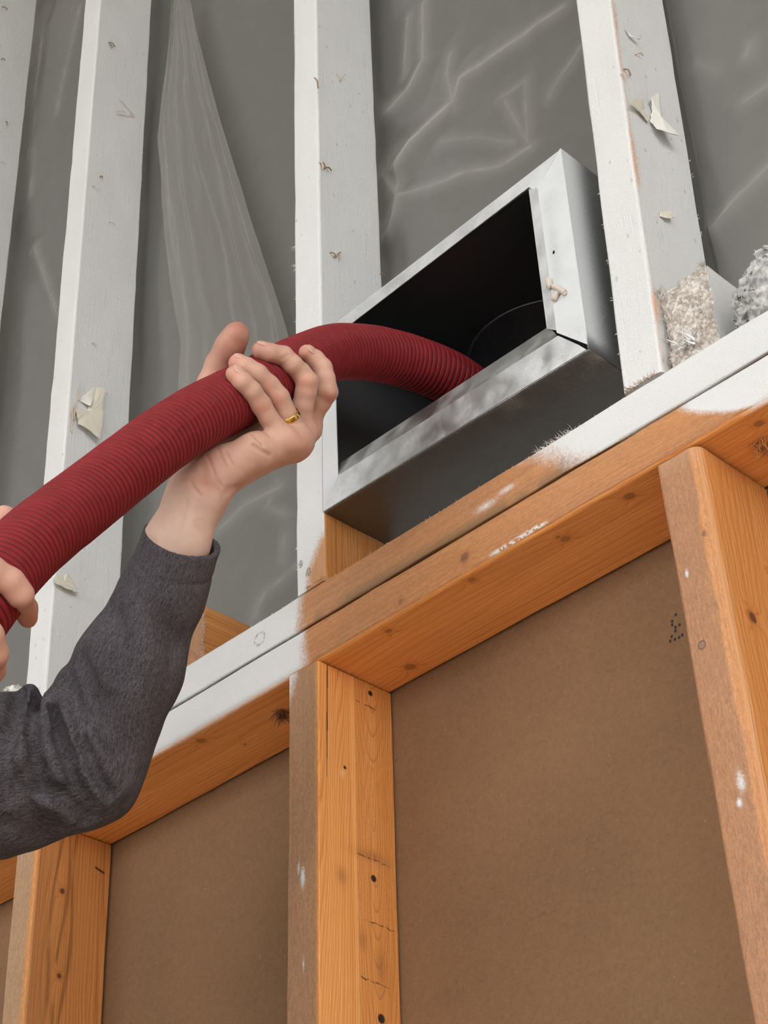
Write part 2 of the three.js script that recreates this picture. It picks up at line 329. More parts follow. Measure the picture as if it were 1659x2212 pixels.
const studs = upper.map(([label, x, lean, tA, tL, H], n) => {
  const t = thing('wall_stud', label, 'wall stud', [0, 0, 0], 'white upper wall studs');
  const R = rng(300 + n), chips = [];
  for (let i = 0; i < 60; i++) chips.push([R() * BD, tA + R() * tL, 0.0008 + R() * 0.0016, R() < 0.55 ? 0 : 1]);
  studMesh(x, lean, n === 3 ? 0.003 : 0.0006, CEIL, [0.0025, 0.003, 0.0025, 0.0025], tA, tL, H, (face, a, y, o) => {
    pine(a + face * 0.11, y, 200 + n * 7, [], o);
    let k = 1;
    const edge = (n2(y * 50, a * 50, 61 + n) - 0.5) * 0.012;
    if (n === 2 && face === 0) mixTo(o, [0.40, 0.25, 0.165], 0.55);
    if (n === 2 && face === 1) for (let i = 0; i < 3; i++) o[i] *= 0.82;
    if (n === 2 && face === 0) k = 1 - step(-0.010, 0.012, (a - 0.02) * 1.0 - (y - 0.022) * 0.55 + edge);
    if (n === 2 && face === 1) k = step(0.072, 0.0765, y + a * 0.03 - 0.002);
    if (n === 3 && face === 1) { k = 1 - 0.6 * spot(a, y, 0.003, 0.235, 0.007, 0.05) - 0.45 * spot(a, y, 0.002, 0.36, 0.005, 0.06) - 0.35 * spot(a, y, 0.004, 0.42, 0.006, 0.03) - 0.5 * spot(a, y, 0.004, 0.075, 0.008, 0.02) - 0.3 * spot(a, y, 0.0, 0.03, 0.012, 0.05); }
    if (n === 1 && face === 1) k -= 0.4 * spot(a, y, 0.008, 0.455, 0.005, 0.02);
    painted(o, a, y, 210 + n * 5, k);
    for (const [cs, ct, cr, f] of chips) if (f === face) { const q = Math.hypot(a - cs, (y - ct) * 0.6); if (q < cr) mixTo(o, [0.25, 0.2, 0.16], 0.5 * (1 - q / cr)); }
    if (face === 1) { const sc = n2(a * 300, y * 20, 64 + n); if (sc > 0.9) mixTo(o, [0.55, 0.52, 0.5], 0.18); }
    if (n === 1 && face === 1) { const q = Math.abs(a - 0.055 - 0.012 * Math.sin((y - 1.0) * 170)) ; if (Math.abs(y - 1.008) < 0.016 && q < 0.004) mixTo(o, [0.45, 0.34, 0.31], 0.55); }
    if (k > 0.5) { const cr = n2(a * 1500, y * 12, 66 + n); if (cr > 0.93) o[3] -= 0.25; }
    if (n === 2 && face === 0) { const nl = [[0.006, 0.0335, 0.003], [0.016, 0.02, 0.0035]]; for (const [s0, t0, r] of nl) { const q = Math.hypot(a - s0, (y - t0) * 0.7); if (q < r) mixTo(o, [0.05, 0.035, 0.02], 0.85 * n2(a * 900, y * 900, 7)); } }
  }, 21 + n, t, 0.0006);
  return t;
});
const lower = [
  ['bare pine stud at the lower left with a dust-pale front edge', -0.4179, 0.0008],
  ['bare pine stud in the middle, grey front, bright orange side, split at its top', -0.0096, 0.014],
  ['bare pine stud at the right with a chamfered corner and ragged top', 0.3992, -0.019],
];
const studFaceKnots = [
  [[], [[0.0322, -0.1428, 0.0022], [0.0357, -0.2284, 0.002]]],
  [[[0.022, -0.43, 0.002]], []],
  [[[0.030, -0.157, 0.0018], [0.028, -0.216, 0.0015]], [[0.03, -0.22, 0.0035], [0.068, -0.166, 0.003]]],
];
const lowerStuds = lower.map(([label, x, lean], n) => {
  const t = thing('wall_stud', label, 'wall stud', [0, 0, 0], 'bare lower wall studs');
  const tA = -0.62, tL = 0.55, knots = studFaceKnots[n];
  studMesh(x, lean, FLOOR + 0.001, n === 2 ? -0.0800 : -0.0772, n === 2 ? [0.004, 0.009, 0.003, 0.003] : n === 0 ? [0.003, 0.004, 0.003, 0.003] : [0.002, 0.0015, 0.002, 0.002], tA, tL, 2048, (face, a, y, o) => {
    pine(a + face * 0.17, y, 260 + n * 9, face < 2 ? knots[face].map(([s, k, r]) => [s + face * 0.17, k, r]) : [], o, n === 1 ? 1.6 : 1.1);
    if (face === 0) {
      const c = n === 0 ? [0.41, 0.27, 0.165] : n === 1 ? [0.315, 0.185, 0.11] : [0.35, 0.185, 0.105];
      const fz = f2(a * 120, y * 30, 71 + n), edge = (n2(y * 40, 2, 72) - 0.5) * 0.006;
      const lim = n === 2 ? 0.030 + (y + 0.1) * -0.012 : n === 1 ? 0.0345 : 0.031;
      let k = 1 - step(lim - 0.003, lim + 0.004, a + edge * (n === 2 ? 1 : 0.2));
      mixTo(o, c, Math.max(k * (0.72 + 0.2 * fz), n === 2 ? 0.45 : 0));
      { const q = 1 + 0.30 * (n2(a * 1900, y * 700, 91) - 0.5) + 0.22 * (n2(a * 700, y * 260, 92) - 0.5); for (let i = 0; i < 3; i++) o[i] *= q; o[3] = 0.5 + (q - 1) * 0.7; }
      if (n === 2) { const q = Math.hypot(a - 0.0125, y + 0.2425); if (q < 0.0036) mixTo(o, q > 0.0026 ? [0.10, 0.06, 0.035] : [0.24, 0.15, 0.10], 0.8); }
      if (n === 1) painted(o, a, y, 273, 0.75 * (1 - step(0.0, 0.016, a + (-0.085 - y) * 0.35)) * step(-0.135, -0.08, y));
      if (n === 2 && y > -0.1) mixTo(o, [0.55, 0.33, 0.2], 0.4 * step(-0.1, -0.078, y));
      if (n === 1) painted(o, a, y, 274, 0.9 * Math.max(spot(a, y, 0.019, -0.272, 0.0025, 0.008), 0.7 * spot(a, y, 0.014, -0.262, 0.0015, 0.005), 0.6 * spot(a, y, 0.02, -0.345, 0.001, 0.006)));
      if (n === 2) painted(o, a, y, 275, 0.95 * Math.max(spot(a, y, 0.010, -0.181, 0.0012, 0.003), spot(a, y, 0.023, -0.352, 0.003, 0.007) * 0.8, spot(a, y, 0.019, -0.366, 0.002, 0.003)));
    }
    if (face === 1 && n === 1) {
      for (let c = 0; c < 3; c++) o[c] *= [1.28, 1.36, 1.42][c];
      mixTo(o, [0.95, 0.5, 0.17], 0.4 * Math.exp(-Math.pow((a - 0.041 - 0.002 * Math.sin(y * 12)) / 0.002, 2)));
      // flat-sawn figure in the rear half of the bright side, long check near the front
      if (a > 0.043) {
        const cx = 0.0655 + 0.003 * Math.sin(y * 9), dx = a - cx, cyc = ((y + 0.625) % 0.235) - 0.2, rr = Math.hypot(dx * 9, cyc) * 42 + f2(a * 60, y * 9, 77) * 0.8 + 0.35, q = rr - Math.floor(rr);
        const line = q > 0.75 ? (q - 0.75) * 4 : q * 0.25; mixTo(o, MID, 0.35); mixTo(o, [0.42, 0.15, 0.03], 0.10 + 0.8 * line * line);
      }
      if (Math.abs(a - 0.011 - (y + 0.08) * 0.012) < 0.0006 * step(-0.2, -0.15, y) && y > -0.2) { mixTo(o, [0.05, 0.02, 0.008], 0.9); o[3] = 0; }
      for (const [s0, t0, r] of [[0.0623, -0.0862, 0.0026], [0.0615, -0.261, 0.003], [0.0666, -0.3781, 0.0038], [0.0305, -0.1695, 0.0016]]) { const q = Math.hypot(a - s0, y - t0); if (q < r * 1.3) { mixTo(o, [0.03, 0.015, 0.008], 1 - step(r * 0.8, r * 1.25, q)); o[3] -= 0.4 * (1 - step(r * 0.7, r * 1.2, q)); } }
      for (const [t0, s0, s1] of [[-0.2435, 0.043, 0.085], [-0.2995, 0.05, 0.085], [-0.3495, 0.045, 0.078], [-0.10, 0.045, 0.07]]) { const q = Math.abs(y - t0 - 0.0022 * (n2(a * 240, t0 * 99, 79) - 0.5) + (a - 0.05) * 0.06); if (a > s0 && a < s1 && q < 0.0011 * n2(a * 300, t0 * 50, 78) - 0.0001) mixTo(o, [0.10, 0.04, 0.012], 0.75); }
      mixTo(o, [0.24, 0.09, 0.035], 0.45 * (spot(a, y, 0.025, -0.269, 0.006, 0.008) + spot(a, y, 0.068, -0.335, 0.006, 0.014) + spot(a, y, 0.06, -0.242, 0.02, 0.005) + spot(a, y, 0.048, -0.318, 0.004, 0.008)));
      mixTo(o, [0.9, 0.55, 0.25], 0.8 * spot(a, y, 0.0275, -0.176, 0.0022, 0.004));
    }
    if (face === 1 && n === 0) {
      for (const [s0, ph] of [[0.034, 0], [0.043, 2], [0.022, 4]]) { const q = Math.abs(a - s0 - 0.003 * Math.sin(y * 34 + ph) - (y + 0.2) * 0.03); mixTo(o, [0.20, 0.065, 0.012], 0.65 * Math.exp(-Math.pow(q / (0.0012 + 0.0015 * n2(y * 40, ph, 5)), 2)) * step(0.3, 0.6, n2(y * 26, ph, 6) + 0.15)); }
      mixTo(o, [0.62, 0.29, 0.12], 0.35 * (1 - step(0.01, 0.03, a)));
      const q = Math.abs((y + 0.1085) + (a - 0.076) * 0.28); if (a > 0.069 && a < 0.081 && q < 0.0013) { mixTo(o, [0.05, 0.025, 0.012], 0.9); o[3] = 0.1; }
    }
    if (face === 1 && n === 2) {
      const rr = (a + (f2(a * 20, y * 3, 87) - 0.5) * 0.02) * 130 + Math.abs(((y + 0.6) % 0.2) - 0.08) * 40, q = rr - Math.floor(rr); mixTo(o, [0.42, 0.14, 0.02], 0.35 * (q > 0.8 ? (q - 0.8) * 5 : 0));
      mixTo(o, [0.56, 0.29, 0.14], 0.75 * (1 - step(0.001, 0.011, a)));
    }
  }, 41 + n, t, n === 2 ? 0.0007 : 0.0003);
  return t;
});

// ---------------------------------------------------------------- loose splinters, staples and torn paper on the studs
const paperMat = new THREE.MeshStandardMaterial({ color: new THREE.Color().setRGB(0.72, 0.67, 0.56), roughness: 0.85, side: THREE.DoubleSide });
const paperDark = new THREE.MeshStandardMaterial({ color: new THREE.Color().setRGB(0.80, 0.78, 0.73), roughness: 0.85, side: THREE.DoubleSide });
// torn flap on a stud's right side: outline in pixels with lift off the face in millimetres
function flap(stud, xFace, outline, seed, label, mat = paperMat, thick = 0.0005) {
  const pts = outline.map(([px, py, l]) => { const p = onPlane(px, py, 0, xFace); p.x += l / 1000 + 0.0002; return p; });
  const c = pts.reduce((a, p) => a.add(p), V(0, 0, 0)).multiplyScalar(1 / pts.length), R = rng(seed), fine = [];
  pts.forEach((p, i) => { const q = pts[(i + 1) % pts.length], n = 4; for (let k = 0; k < n; k++) fine.push(p.clone().lerp(q, k / n).add(V((R() - 0.5) * 0.0008, (R() - 0.5) * 0.0012, (R() - 0.5) * 0.0012))); });
  const rings = 4, N = fine.length, pos = [], idx = [], topOf = [];
  for (const back of [0, 1]) {
    topOf.push(pos.length / 3);
    for (let r = 1; r <= rings; r++) for (const p of fine) { const q = c.clone().lerp(p, r / rings); q.x += back ? -thick : 0.0006 * Math.sin(q.y * 700 + seed) * (r / rings); pos.push(Math.max(q.x, xFace - 0.0004), q.y, q.z); }
    pos.push(c.x - back * thick, c.y, c.z);
  }
  for (const back of [0, 1]) {
    const b = topOf[back], cc = b + rings * N, f = (i, j, k) => (back ? idx.push(i, k, j) : idx.push(i, j, k));
    for (let i = 0; i < N; i++) { const j = (i + 1) % N; f(cc, b + i, b + j); for (let r = 0; r < rings - 1; r++) { const u = b + r * N; f(u + i, u + i + N, u + j + N); f(u + i, u + j + N, u + j); } }
  }
  for (let i = 0; i < N; i++) { const j = (i + 1) % N, u = topOf[0] + (rings - 1) * N, w = topOf[1] + (rings - 1) * N; idx.push(u + i, w + i, w + j, u + i, w + j, u + j); }
  const g = geo(pos, idx); g.applyMatrix4(stud.matrixWorld.clone().invert());
  return mesh('torn_paper', g, mat, stud, label);
}
const sideX = (n, y) => upper[n][1] + BW + upper[n][2] * y;
flap(studs[3], sideX(3, 0.3), [[1352, 232, 5], [1362, 218, 4], [1385, 214, 2], [1392, 236, 0], [1400, 262, 1], [1394, 268, 3], [1376, 246, 3]], 1, 'pale torn paper curl');
flap(studs[3], sideX(3, 0.3), [[1394, 222, 6], [1409, 209, 8], [1419, 226, 4], [1424, 243, 1], [1430, 258, 1], [1436, 290, 8], [1444, 313, 13], [1420, 303, 12], [1408, 285, 5], [1402, 262, 1], [1404, 240, 2]], 2, 'pale torn paper curl', paperDark);
flap(studs[3], sideX(3, 0.18), [[1422, 458, 1], [1428, 460, 2], [1444, 462, 4], [1445, 478, 5], [1432, 478, 5], [1424, 470, 1]], 3, 'small square scrap of paper');
flap(studs[3], sideX(3, 0.4), [[1347, 62, 0], [1354, 75, 2], [1376, 92, 4], [1366, 90, 5], [1355, 82, 3]], 4, 'thin curled sliver', paperDark, 0.0004);
flap(studs[1], sideX(1, 0.45), [[158, 886, 4], [160, 898, 5], [162, 920, 6], [182, 938, 10], [203, 959, 12], [213, 915, 8], [217, 880, 5], [222, 840, 4], [209, 838, 1], [196, 862, 0], [185, 890, 1]], 5, 'torn triangular paper flap');
flap(studs[1], sideX(1, 0.5), [[172, 866, 1], [178, 856, 2], [205, 836, 1], [200, 862, 3], [186, 884, 8]], 6, 'small white torn paper tip', paperDark);
flap(studs[1], sideX(1, 0.23), [[112, 1252, 3], [121, 1242, 1], [138, 1243, 0], [146, 1240, 1], [158, 1265, 3], [160, 1287, 7], [142, 1282, 8], [124, 1272, 7], [110, 1262, 5]], 7, 'torn paper flap behind the sleeve');
const splinterMat = new THREE.MeshStandardMaterial({ color: new THREE.Color().setRGB(0.30, 0.20, 0.12), roughness: 0.8 });
const splinterPale = new THREE.MeshStandardMaterial({ color: new THREE.Color().setRGB(0.62, 0.52, 0.42), roughness: 0.8 });
function splinter(stud, a, b, mat, r = 0.0008) {
  const g = new THREE.TubeGeometry(new THREE.CatmullRomCurve3([a, a.clone().lerp(b, 0.5).add(V(0.0025, 0.0005, 0.001)), b]), 6, r, 5, false);
  g.applyMatrix4(stud.matrixWorld.clone().invert());
  return mesh('splinter', g, mat, stud);
}
const onSide = (n, px, py, lift = 0) => { let p = onPlane(px, py, 0, sideX(n, 0.5)); p = onPlane(px, py, 0, sideX(n, p.y)); p.x += lift; return p; };
for (const [n, ax, ay, bx, by, pale, r] of [[2, 692, 352, 699, 366, 0], [2, 699, 364, 712, 372, 0], [2, 690, 350, 694, 370, 1], [2, 712, 546, 722, 560, 0], [2, 720, 556, 732, 548, 1], [2, 730, 548, 731, 562, 1], [2, 726, 160, 733, 176, 1, 0.0005], [2, 733, 176, 743, 164, 1, 0.0005], [2, 679, 168, 683, 194, 0], [1, 234, 92, 246, 104, 0], [1, 236, 98, 240, 106, 0], [1, 250, 242, 268, 246, 1, 0.0005], [1, 215, 383, 219, 387, 0], [1, 199, 403, 203, 408, 1], [1, 234, 480, 246, 490, 1, 0.0005], [1, 198, 740, 205, 752, 1], [1, 170, 830, 166, 868, 1], [1, 162, 872, 156, 910, 1], [1, 155, 880, 152, 935, 1], [3, 1371, 118, 1383, 124, 1], [3, 1346, 150, 1356, 168, 0], [3, 1340, 160, 1348, 176, 1], [0, 4, 15, 14, 24, 0], [0, 2, 128, 9, 133, 0], [0, 2, 350, 10, 358, 1], [0, 12, 263, 14, 272, 0], [2, 820, 592, 826, 600, 0, 0.0005]])
  splinter(studs[n], onSide(n, ax, ay, 0.0003), onSide(n, bx, by, 0.003), pale ? splinterPale : splinterMat, r);
for (const [n, x, y, len, count, seed, pale] of [[3, 0.3808, 0.002, 0.004, 60, 31, 0], [2, 0.012, 0.002, 0.0035, 46, 32, 1]]) {
  const R = rng(seed), list = [];
  for (let i = 0; i < count; i++) list.push([V(x + 0.002 + R() * (n === 3 ? 0.033 : 0.024), y + R() * 0.003, -0.0005), V(R() - 0.5, R() - 0.6, 0.5 + R() * 0.4).normalize(), len * (0.4 + R())]);
  const g = fibres(list, seed, 0.00045); g.applyMatrix4(studs[n].matrixWorld.clone().invert());
  mesh('frayed_end', g, pale ? new THREE.MeshStandardMaterial({ color: new THREE.Color().setRGB(0.7, 0.42, 0.22), roughness: 0.9 }) : new THREE.MeshStandardMaterial({ color: new THREE.Color().setRGB(0.45, 0.28, 0.18), roughness: 0.9 }), studs[n], 'frayed brown fibres at its cut foot').userData.kind = 'stuff';
}
for (const [n, x0, ys] of [[2, 0.0, [0.22, 0.24, 0.28, 0.33, 0.36, 0.40, 0.405, 0.43, 0.05, 0.03]], [3, 0.3808, [0.1, 0.14, 0.18, 0.22, 0.06, 0.04]], [3, 0.4188, [0.27, 0.2, 0.22, 0.29, 0.16]]]) {
  const R = rng(50 + n), list = [];
  for (const y of ys) for (let k = 0; k < 3; k++) list.push([V(x0 + upper[n][2] * y, y + R() * 0.006, x0 > 0.4 ? -0.088 : -0.001), V(x0 > 0.4 ? 1 : -1, R() - 0.5, R() * 0.4).normalize(), 0.0008 + R() * (y > 0.39 && n === 2 ? 0.008 : 0.0016)]);
  const g = fibres(list, 60 + n, 0.00035); g.applyMatrix4(studs[n].matrixWorld.clone().invert());
  mesh('edge_fibres', g, paperDark, studs[n], 'loose fibres on its edge').userData.kind = 'stuff';
}

// ---------------------------------------------------------------- blocks standing on the plate
function block(label, x0, x1, h, z0, z1, seed, front, whiteSide) {
  const t = thing('wood_block', label, 'wood block', [x0, 0, 0]);
  const w = x1 - x0, d = z0 - z1, tA = 0, tL = h;
  const N = 26, pos = [], uv = [], idx = [], R = rng(seed);
  // rough front face, clean sides: a grid wrapped as front | right side | top strip
  const quad = (f, nu, nv, u0, u1) => { const b = pos.length / 3; for (let j = 0; j <= nv; j++) for (let i = 0; i <= nu; i++) { const p = f(i / nu, j / nv); pos.push(p.x, p.y, p.z); uv.push(lerp(u0, u1, i / nu), j / nv); } for (let j = 0; j < nv; j++) for (let i = 0; i < nu; i++) { const k = b + j * (nu + 1) + i; idx.push(k, k + 1, k + nu + 2, k, k + nu + 2, k + nu + 1); } };
  const cutTop = (x) => h - 0.0 * x, rough = (x, y) => (n2(x * 260, y * 260, seed) + n2(x * 700, y * 700, seed + 1) * 0.7 - 0.8) * 0.004;
  const F = (u, v) => { const x = u * w, y = v * cutTop(x) * 0.998 + 0.0004, e = Math.min(u, 1 - u, 1 - v) * 6; return V(x + (n2(y * 300, u * 9, seed + 2) - 0.5) * 0.0025 * (1 - Math.min(1, e)), y - (v > 0.99 ? 0.002 * n2(x * 400, 3, seed) : 0), z0 + rough(x, y) - 0.003 * (1 - Math.min(1, e))); };
  quad(F, N, N, 0.0, 0.33);
  quad((u, v) => { const f = F(1, v); return V(lerp(f.x, w, Math.min(1, u * 4)), f.y, lerp(f.z, z1, u)); }, 10, N, 0.34, 0.66);
  quad((u, v) => { const f = F(u, 1); return V(f.x, f.y, lerp(f.z, z1, v)); }, N, 10, 0.67, 1);
  quad((u, v) => { const f = F(0, v); return V(f.x, f.y, lerp(z1, f.z, u)); }, 10, N, 0.34, 0.66);
  quad((u, v) => V(w * (1 - u), h * v + 0.0004, z1), 2, 2, 0.34, 0.66);
  const m = texturedMaterial(textures(512, 256, (u, v, o) => {
    if (u < 0.335) front(u / 0.33 * w, v * h, o);
    else { const a = (u - 0.34) / 0.32 * d; pine(v * 0.1, a, seed + 5, [], o); painted(o, a, v * h, seed, whiteSide(a, v * h, u > 0.665)); }
  }), 0.001);
  mesh('board', geo(pos, idx, uv), m, t);
  return t;
}
{
  const t = block('short block with a fuzzy torn end grain, wedged against the right white stud', 0.4228, 0.4675, 0.0855, -0.008, -0.078, 401, (x, y, o) => {
    const k = n2(x * 500, y * 500, 402), g = 0.5 + 0.5 * Math.sin(Math.hypot(x - 0.01, y + 0.03) * 1700 + n2(x * 200, y * 200, 4) * 2), b = f2(x * 60, y * 60, 403);
    const m = clamp(0.18 + b * 0.75 + (k - 0.5) * 0.9 + (x > 0.02 ? 0.15 * g : 0));
    o[0] = lerp(0.27, 0.74, m); o[1] = lerp(0.20, 0.70, m); o[2] = lerp(0.15, 0.65, m); o[3] = k; o[4] = 0.9;
  }, (a, y, top) => 1 - 0.8 * step(0.04, 0.065, a) * (1 - step(0.02, 0.05, y)));
  const R = rng(77), list = [];
  for (let i = 0; i < 420; i++) { const u = R(), v = R(), edge = R() < 0.35; const x = edge ? (R() < 0.5 ? 0.0005 : 0.044) : u * 0.0447, y = edge && R() < 0.5 ? 0.084 : v * 0.084; list.push([V(x, y, -0.0085), V(R() - 0.5, R() - 0.35, 0.25 + R() * 0.5).normalize(), 0.002 + R() * 0.006]); }
  mesh('torn_fibres', fibres(list, 78, 0.00035), new THREE.MeshStandardMaterial({ color: new THREE.Color().setRGB(0.62, 0.57, 0.51), roughness: 0.95 }), t, 'fuzzy fibres of the torn end').userData.kind = 'stuff';
  const w = [];
  for (let i = 0; i < 14; i++) w.push([V(0.014 + R() * 0.018, 0.012 + R() * 0.008, -0.004), V((R() - 0.5) * 1.6, (R() - 0.4), 0.2 + R()).normalize(), 0.006 + R() * 0.008]);
  mesh('paint_crumbs', fibres(w, 79, 0.0016), new THREE.MeshStandardMaterial({ color: new THREE.Color().setRGB(0.88, 0.88, 0.87), roughness: 0.7 }), t, 'white crumbs of paint');
}
{
  const t = block('short unpainted block on the plate, seen just right of the grey sleeve', -0.196, -0.148, 0.0705, -0.012, -0.086, 431, (x, y, o) => { pine(x, y, 433, [], o); mixTo(o, [0.26, 0.15, 0.095], 0.75); },
    (a, y, top) => 0);
  const R = rng(87), list = [];
  for (let i = 0; i < 70; i++) list.push([V(0.0478, R() * 0.062, -0.013 + (R() - 0.5) * 0.003), V(0.6 + R() * 0.3, R() - 0.4, R()).normalize(), 0.001 + R() * 0.003]);
  for (let i = 0; i < 30; i++) list.push([V(0.047 - R() * 0.015, 0.001 + R() * 0.004, -0.011), V(R() - 0.5, R() - 0.3, R()).normalize(), 0.002 + R() * 0.005]);
  mesh('torn_fibres', fibres(list, 88, 0.0004), splinterPale, t, 'pale splinters along its front corner').userData.kind = 'stuff';
}
// ---------------------------------------------------------------- scraps of old insulation on the plate
function lump(name, label, category, blobs, seed, colA, colB, rough = 0.004, cell = 0.0016) {
  const lo = V(1e9, 1e9, 1e9), hi = V(-1e9, -1e9, -1e9);
  for (const [x, y, z, r] of blobs) { lo.min(V(x - r, y - r, z - r)); hi.max(V(x + r, y + r, z + r)); }
  lo.subScalar(0.006); hi.addScalar(0.006); lo.y = Math.max(lo.y, 0.0002 - cell);
  const base = (p) => { let d = 1e9; for (const [x, y, z, r] of blobs) d = smin(d, Math.hypot(p.x - x, p.y - y, p.z - z) - r, 0.006); return d; };
  const f = (p) => Math.max(base(p) + rough * (n3(p.x * 220, p.y * 220, p.z * 220, seed) + 0.6 * n3(p.x * 520, p.y * 520, p.z * 520, seed + 3) - 0.8), 0.0003 - p.y);
  const o = thing(name, label, category);
  mesh('lump', surfaceNets(f, lo, hi, cell, (p) => { const k = clamp(n3(p.x * 160, p.y * 160, p.z * 160, seed + 9) * 0.7 + n3(p.x * 500, p.y * 500, p.z * 500, seed + 8) * 0.5 - 0.1); return [0, 1, 2].map((c) => lerp(colA[c], colB[c], k)); }), new THREE.MeshStandardMaterial({ vertexColors: true, roughness: 0.95 }), o);
  return o;
}
const smin = (a, b, k) => { const h = Math.max(k - Math.abs(a - b), 0) / k; return Math.min(a, b) - h * h * k * 0.25; };
// Naive surface nets over a distance field, skipping blocks far from the surface
function surfaceNets(f, lo, hi, cell, colorFn, uvFn) {
  const B = 8, nx = Math.ceil((hi.x - lo.x) / cell / B) * B, ny = Math.ceil((hi.y - lo.y) / cell / B) * B, nz = Math.ceil((hi.z - lo.z) / cell / B) * B;
  const X = nx + 1, Y = ny + 1, Z = nz + 1, val = new Float32Array(X * Y * Z).fill(1), p = V(0, 0, 0), far = cell * B * 0.5 * Math.sqrt(3) * 1.35 + 0.004;
  const done = new Uint8Array(X * Y * Z);
  for (let bz = 0; bz < nz; bz += B) for (let by = 0; by < ny; by += B) for (let bx = 0; bx < nx; bx += B) {
    p.set(lo.x + (bx + B / 2) * cell, lo.y + (by + B / 2) * cell, lo.z + (bz + B / 2) * cell);
    const d = f(p), skip = Math.abs(d) > far;
    for (let k = bz; k <= bz + B; k++) for (let j = by; j <= by + B; j++) for (let i = bx; i <= bx + B; i++) {
      const q = (k * Y + j) * X + i;
      if (done[q]) continue;
      if (skip) { val[q] = d; continue; }
      p.set(lo.x + i * cell, lo.y + j * cell, lo.z + k * cell); val[q] = f(p); done[q] = 1;
    }
  }
  const vert = new Int32Array(X * Y * Z).fill(-1), pos = [], idx = [];
  const E = [[0, 1], [2, 3], [4, 5], [6, 7], [0, 2], [1, 3], [4, 6], [5, 7], [0, 4], [1, 5], [2, 6], [3, 7]], v8 = new Float32Array(8);
  for (let k = 0; k < nz; k++) for (let j = 0; j < ny; j++) for (let i = 0; i < nx; i++) {
    let neg = 0;
    for (let c = 0; c < 8; c++) { v8[c] = val[((k + (c >> 2)) * Y + j + ((c >> 1) & 1)) * X + i + (c & 1)]; if (v8[c] < 0) neg++; }
    if (!neg || neg === 8) continue;
    let sx = 0, sy = 0, sz = 0, n = 0;
    for (const [a, b] of E) if ((v8[a] < 0) !== (v8[b] < 0)) {
      const t = v8[a] / (v8[a] - v8[b]);
      sx += lerp(a & 1, b & 1, t); sy += lerp((a >> 1) & 1, (b >> 1) & 1, t); sz += lerp(a >> 2, b >> 2, t); n++;
    }
    vert[(k * Y + j) * X + i] = pos.length / 3;
    pos.push(lo.x + (i + sx / n) * cell, lo.y + (j + sy / n) * cell, lo.z + (k + sz / n) * cell);
  }
  const quad = (a, b, c, d, flip) => { if (a < 0 || b < 0 || c < 0 || d < 0) return; flip ? idx.push(a, c, b, a, d, c) : idx.push(a, b, c, a, c, d); };
  for (let k = 1; k < nz; k++) for (let j = 1; j < ny; j++) for (let i = 1; i < nx; i++) {
    const q = (k * Y + j) * X + i, s = val[q] < 0;
    if (s !== (val[q + 1] < 0)) quad(vert[q - X - X * Y], vert[q - X * Y], vert[q], vert[q - X], !s);
    if (s !== (val[q + X] < 0)) quad(vert[q - 1 - X * Y], vert[q - 1], vert[q], vert[q - X * Y], !s);
    if (s !== (val[q + X * Y] < 0)) quad(vert[q - 1 - X], vert[q - X], vert[q], vert[q - 1], !s);
  }
  const nor = new Float32Array(pos.length), col = colorFn ? new Float32Array(pos.length) : null, uv = uvFn ? new Float32Array(pos.length / 3 * 2) : null, e = cell * 0.6, q = V(0, 0, 0), nn = V(0, 0, 0);
  for (let i = 0; i < pos.length; i += 3) {
    const [x, y, z] = [pos[i], pos[i + 1], pos[i + 2]];
    nn.set(f(q.set(x + e, y, z)) - f(q.set(x - e, y, z)), f(q.set(x, y + e, z)) - f(q.set(x, y - e, z)), f(q.set(x, y, z + e)) - f(q.set(x, y, z - e))).normalize();
    nor[i] = nn.x; nor[i + 1] = nn.y; nor[i + 2] = nn.z;
    if (col) { const c = colorFn(q.set(x, y, z), nn); col[i] = c[0]; col[i + 1] = c[1]; col[i + 2] = c[2]; }
    if (uv) { const c = uvFn(q.set(x, y, z), nn); uv[i / 3 * 2] = c[0]; uv[i / 3 * 2 + 1] = c[1]; }
  }
  const g = new THREE.BufferGeometry();
  g.setAttribute('position', new THREE.Float32BufferAttribute(pos, 3)); g.setAttribute('normal', new THREE.BufferAttribute(nor, 3));
  if (col) g.setAttribute('color', new THREE.BufferAttribute(col, 3));
  if (uv) g.setAttribute('uv', new THREE.BufferAttribute(uv, 2));
  g.setIndex(idx);
  return g;
}
{
  const c = (px, py, z) => onPlane(px, py, 2, z), b = (px, py, z, r) => { const p = c(px, py, z); return [p.x, p.y, p.z, r]; };
  lump('insulation_scrap', 'grey crumbling clump on the plate at the right edge, right of the fuzzy block', 'insulation', [b(1640, 650, -0.02, 0.018), b(1618, 672, -0.02, 0.012), b(1680, 625, -0.02, 0.026), b(1645, 612, -0.02, 0.010), b(1700, 580, -0.022, 0.016), b(1655, 556, -0.022, 0.008), b(1672, 560, -0.022, 0.008), b(1690, 660, -0.02, 0.026), b(1605, 695, -0.01, 0.005)], 501, [0.22, 0.22, 0.22], [0.72, 0.72, 0.70], 0.008);
  lump('insulation_scrap', 'small white torn scrap behind the sleeve near the foot of the left white stud', 'insulation', [b(20, 1508, -0.012, 0.008), b(36, 1494, -0.012, 0.007), b(30, 1505, -0.012, 0.008), b(8, 1520, -0.012, 0.007)], 511, [0.55, 0.53, 0.48], [0.85, 0.84, 0.80], 0.008);
}

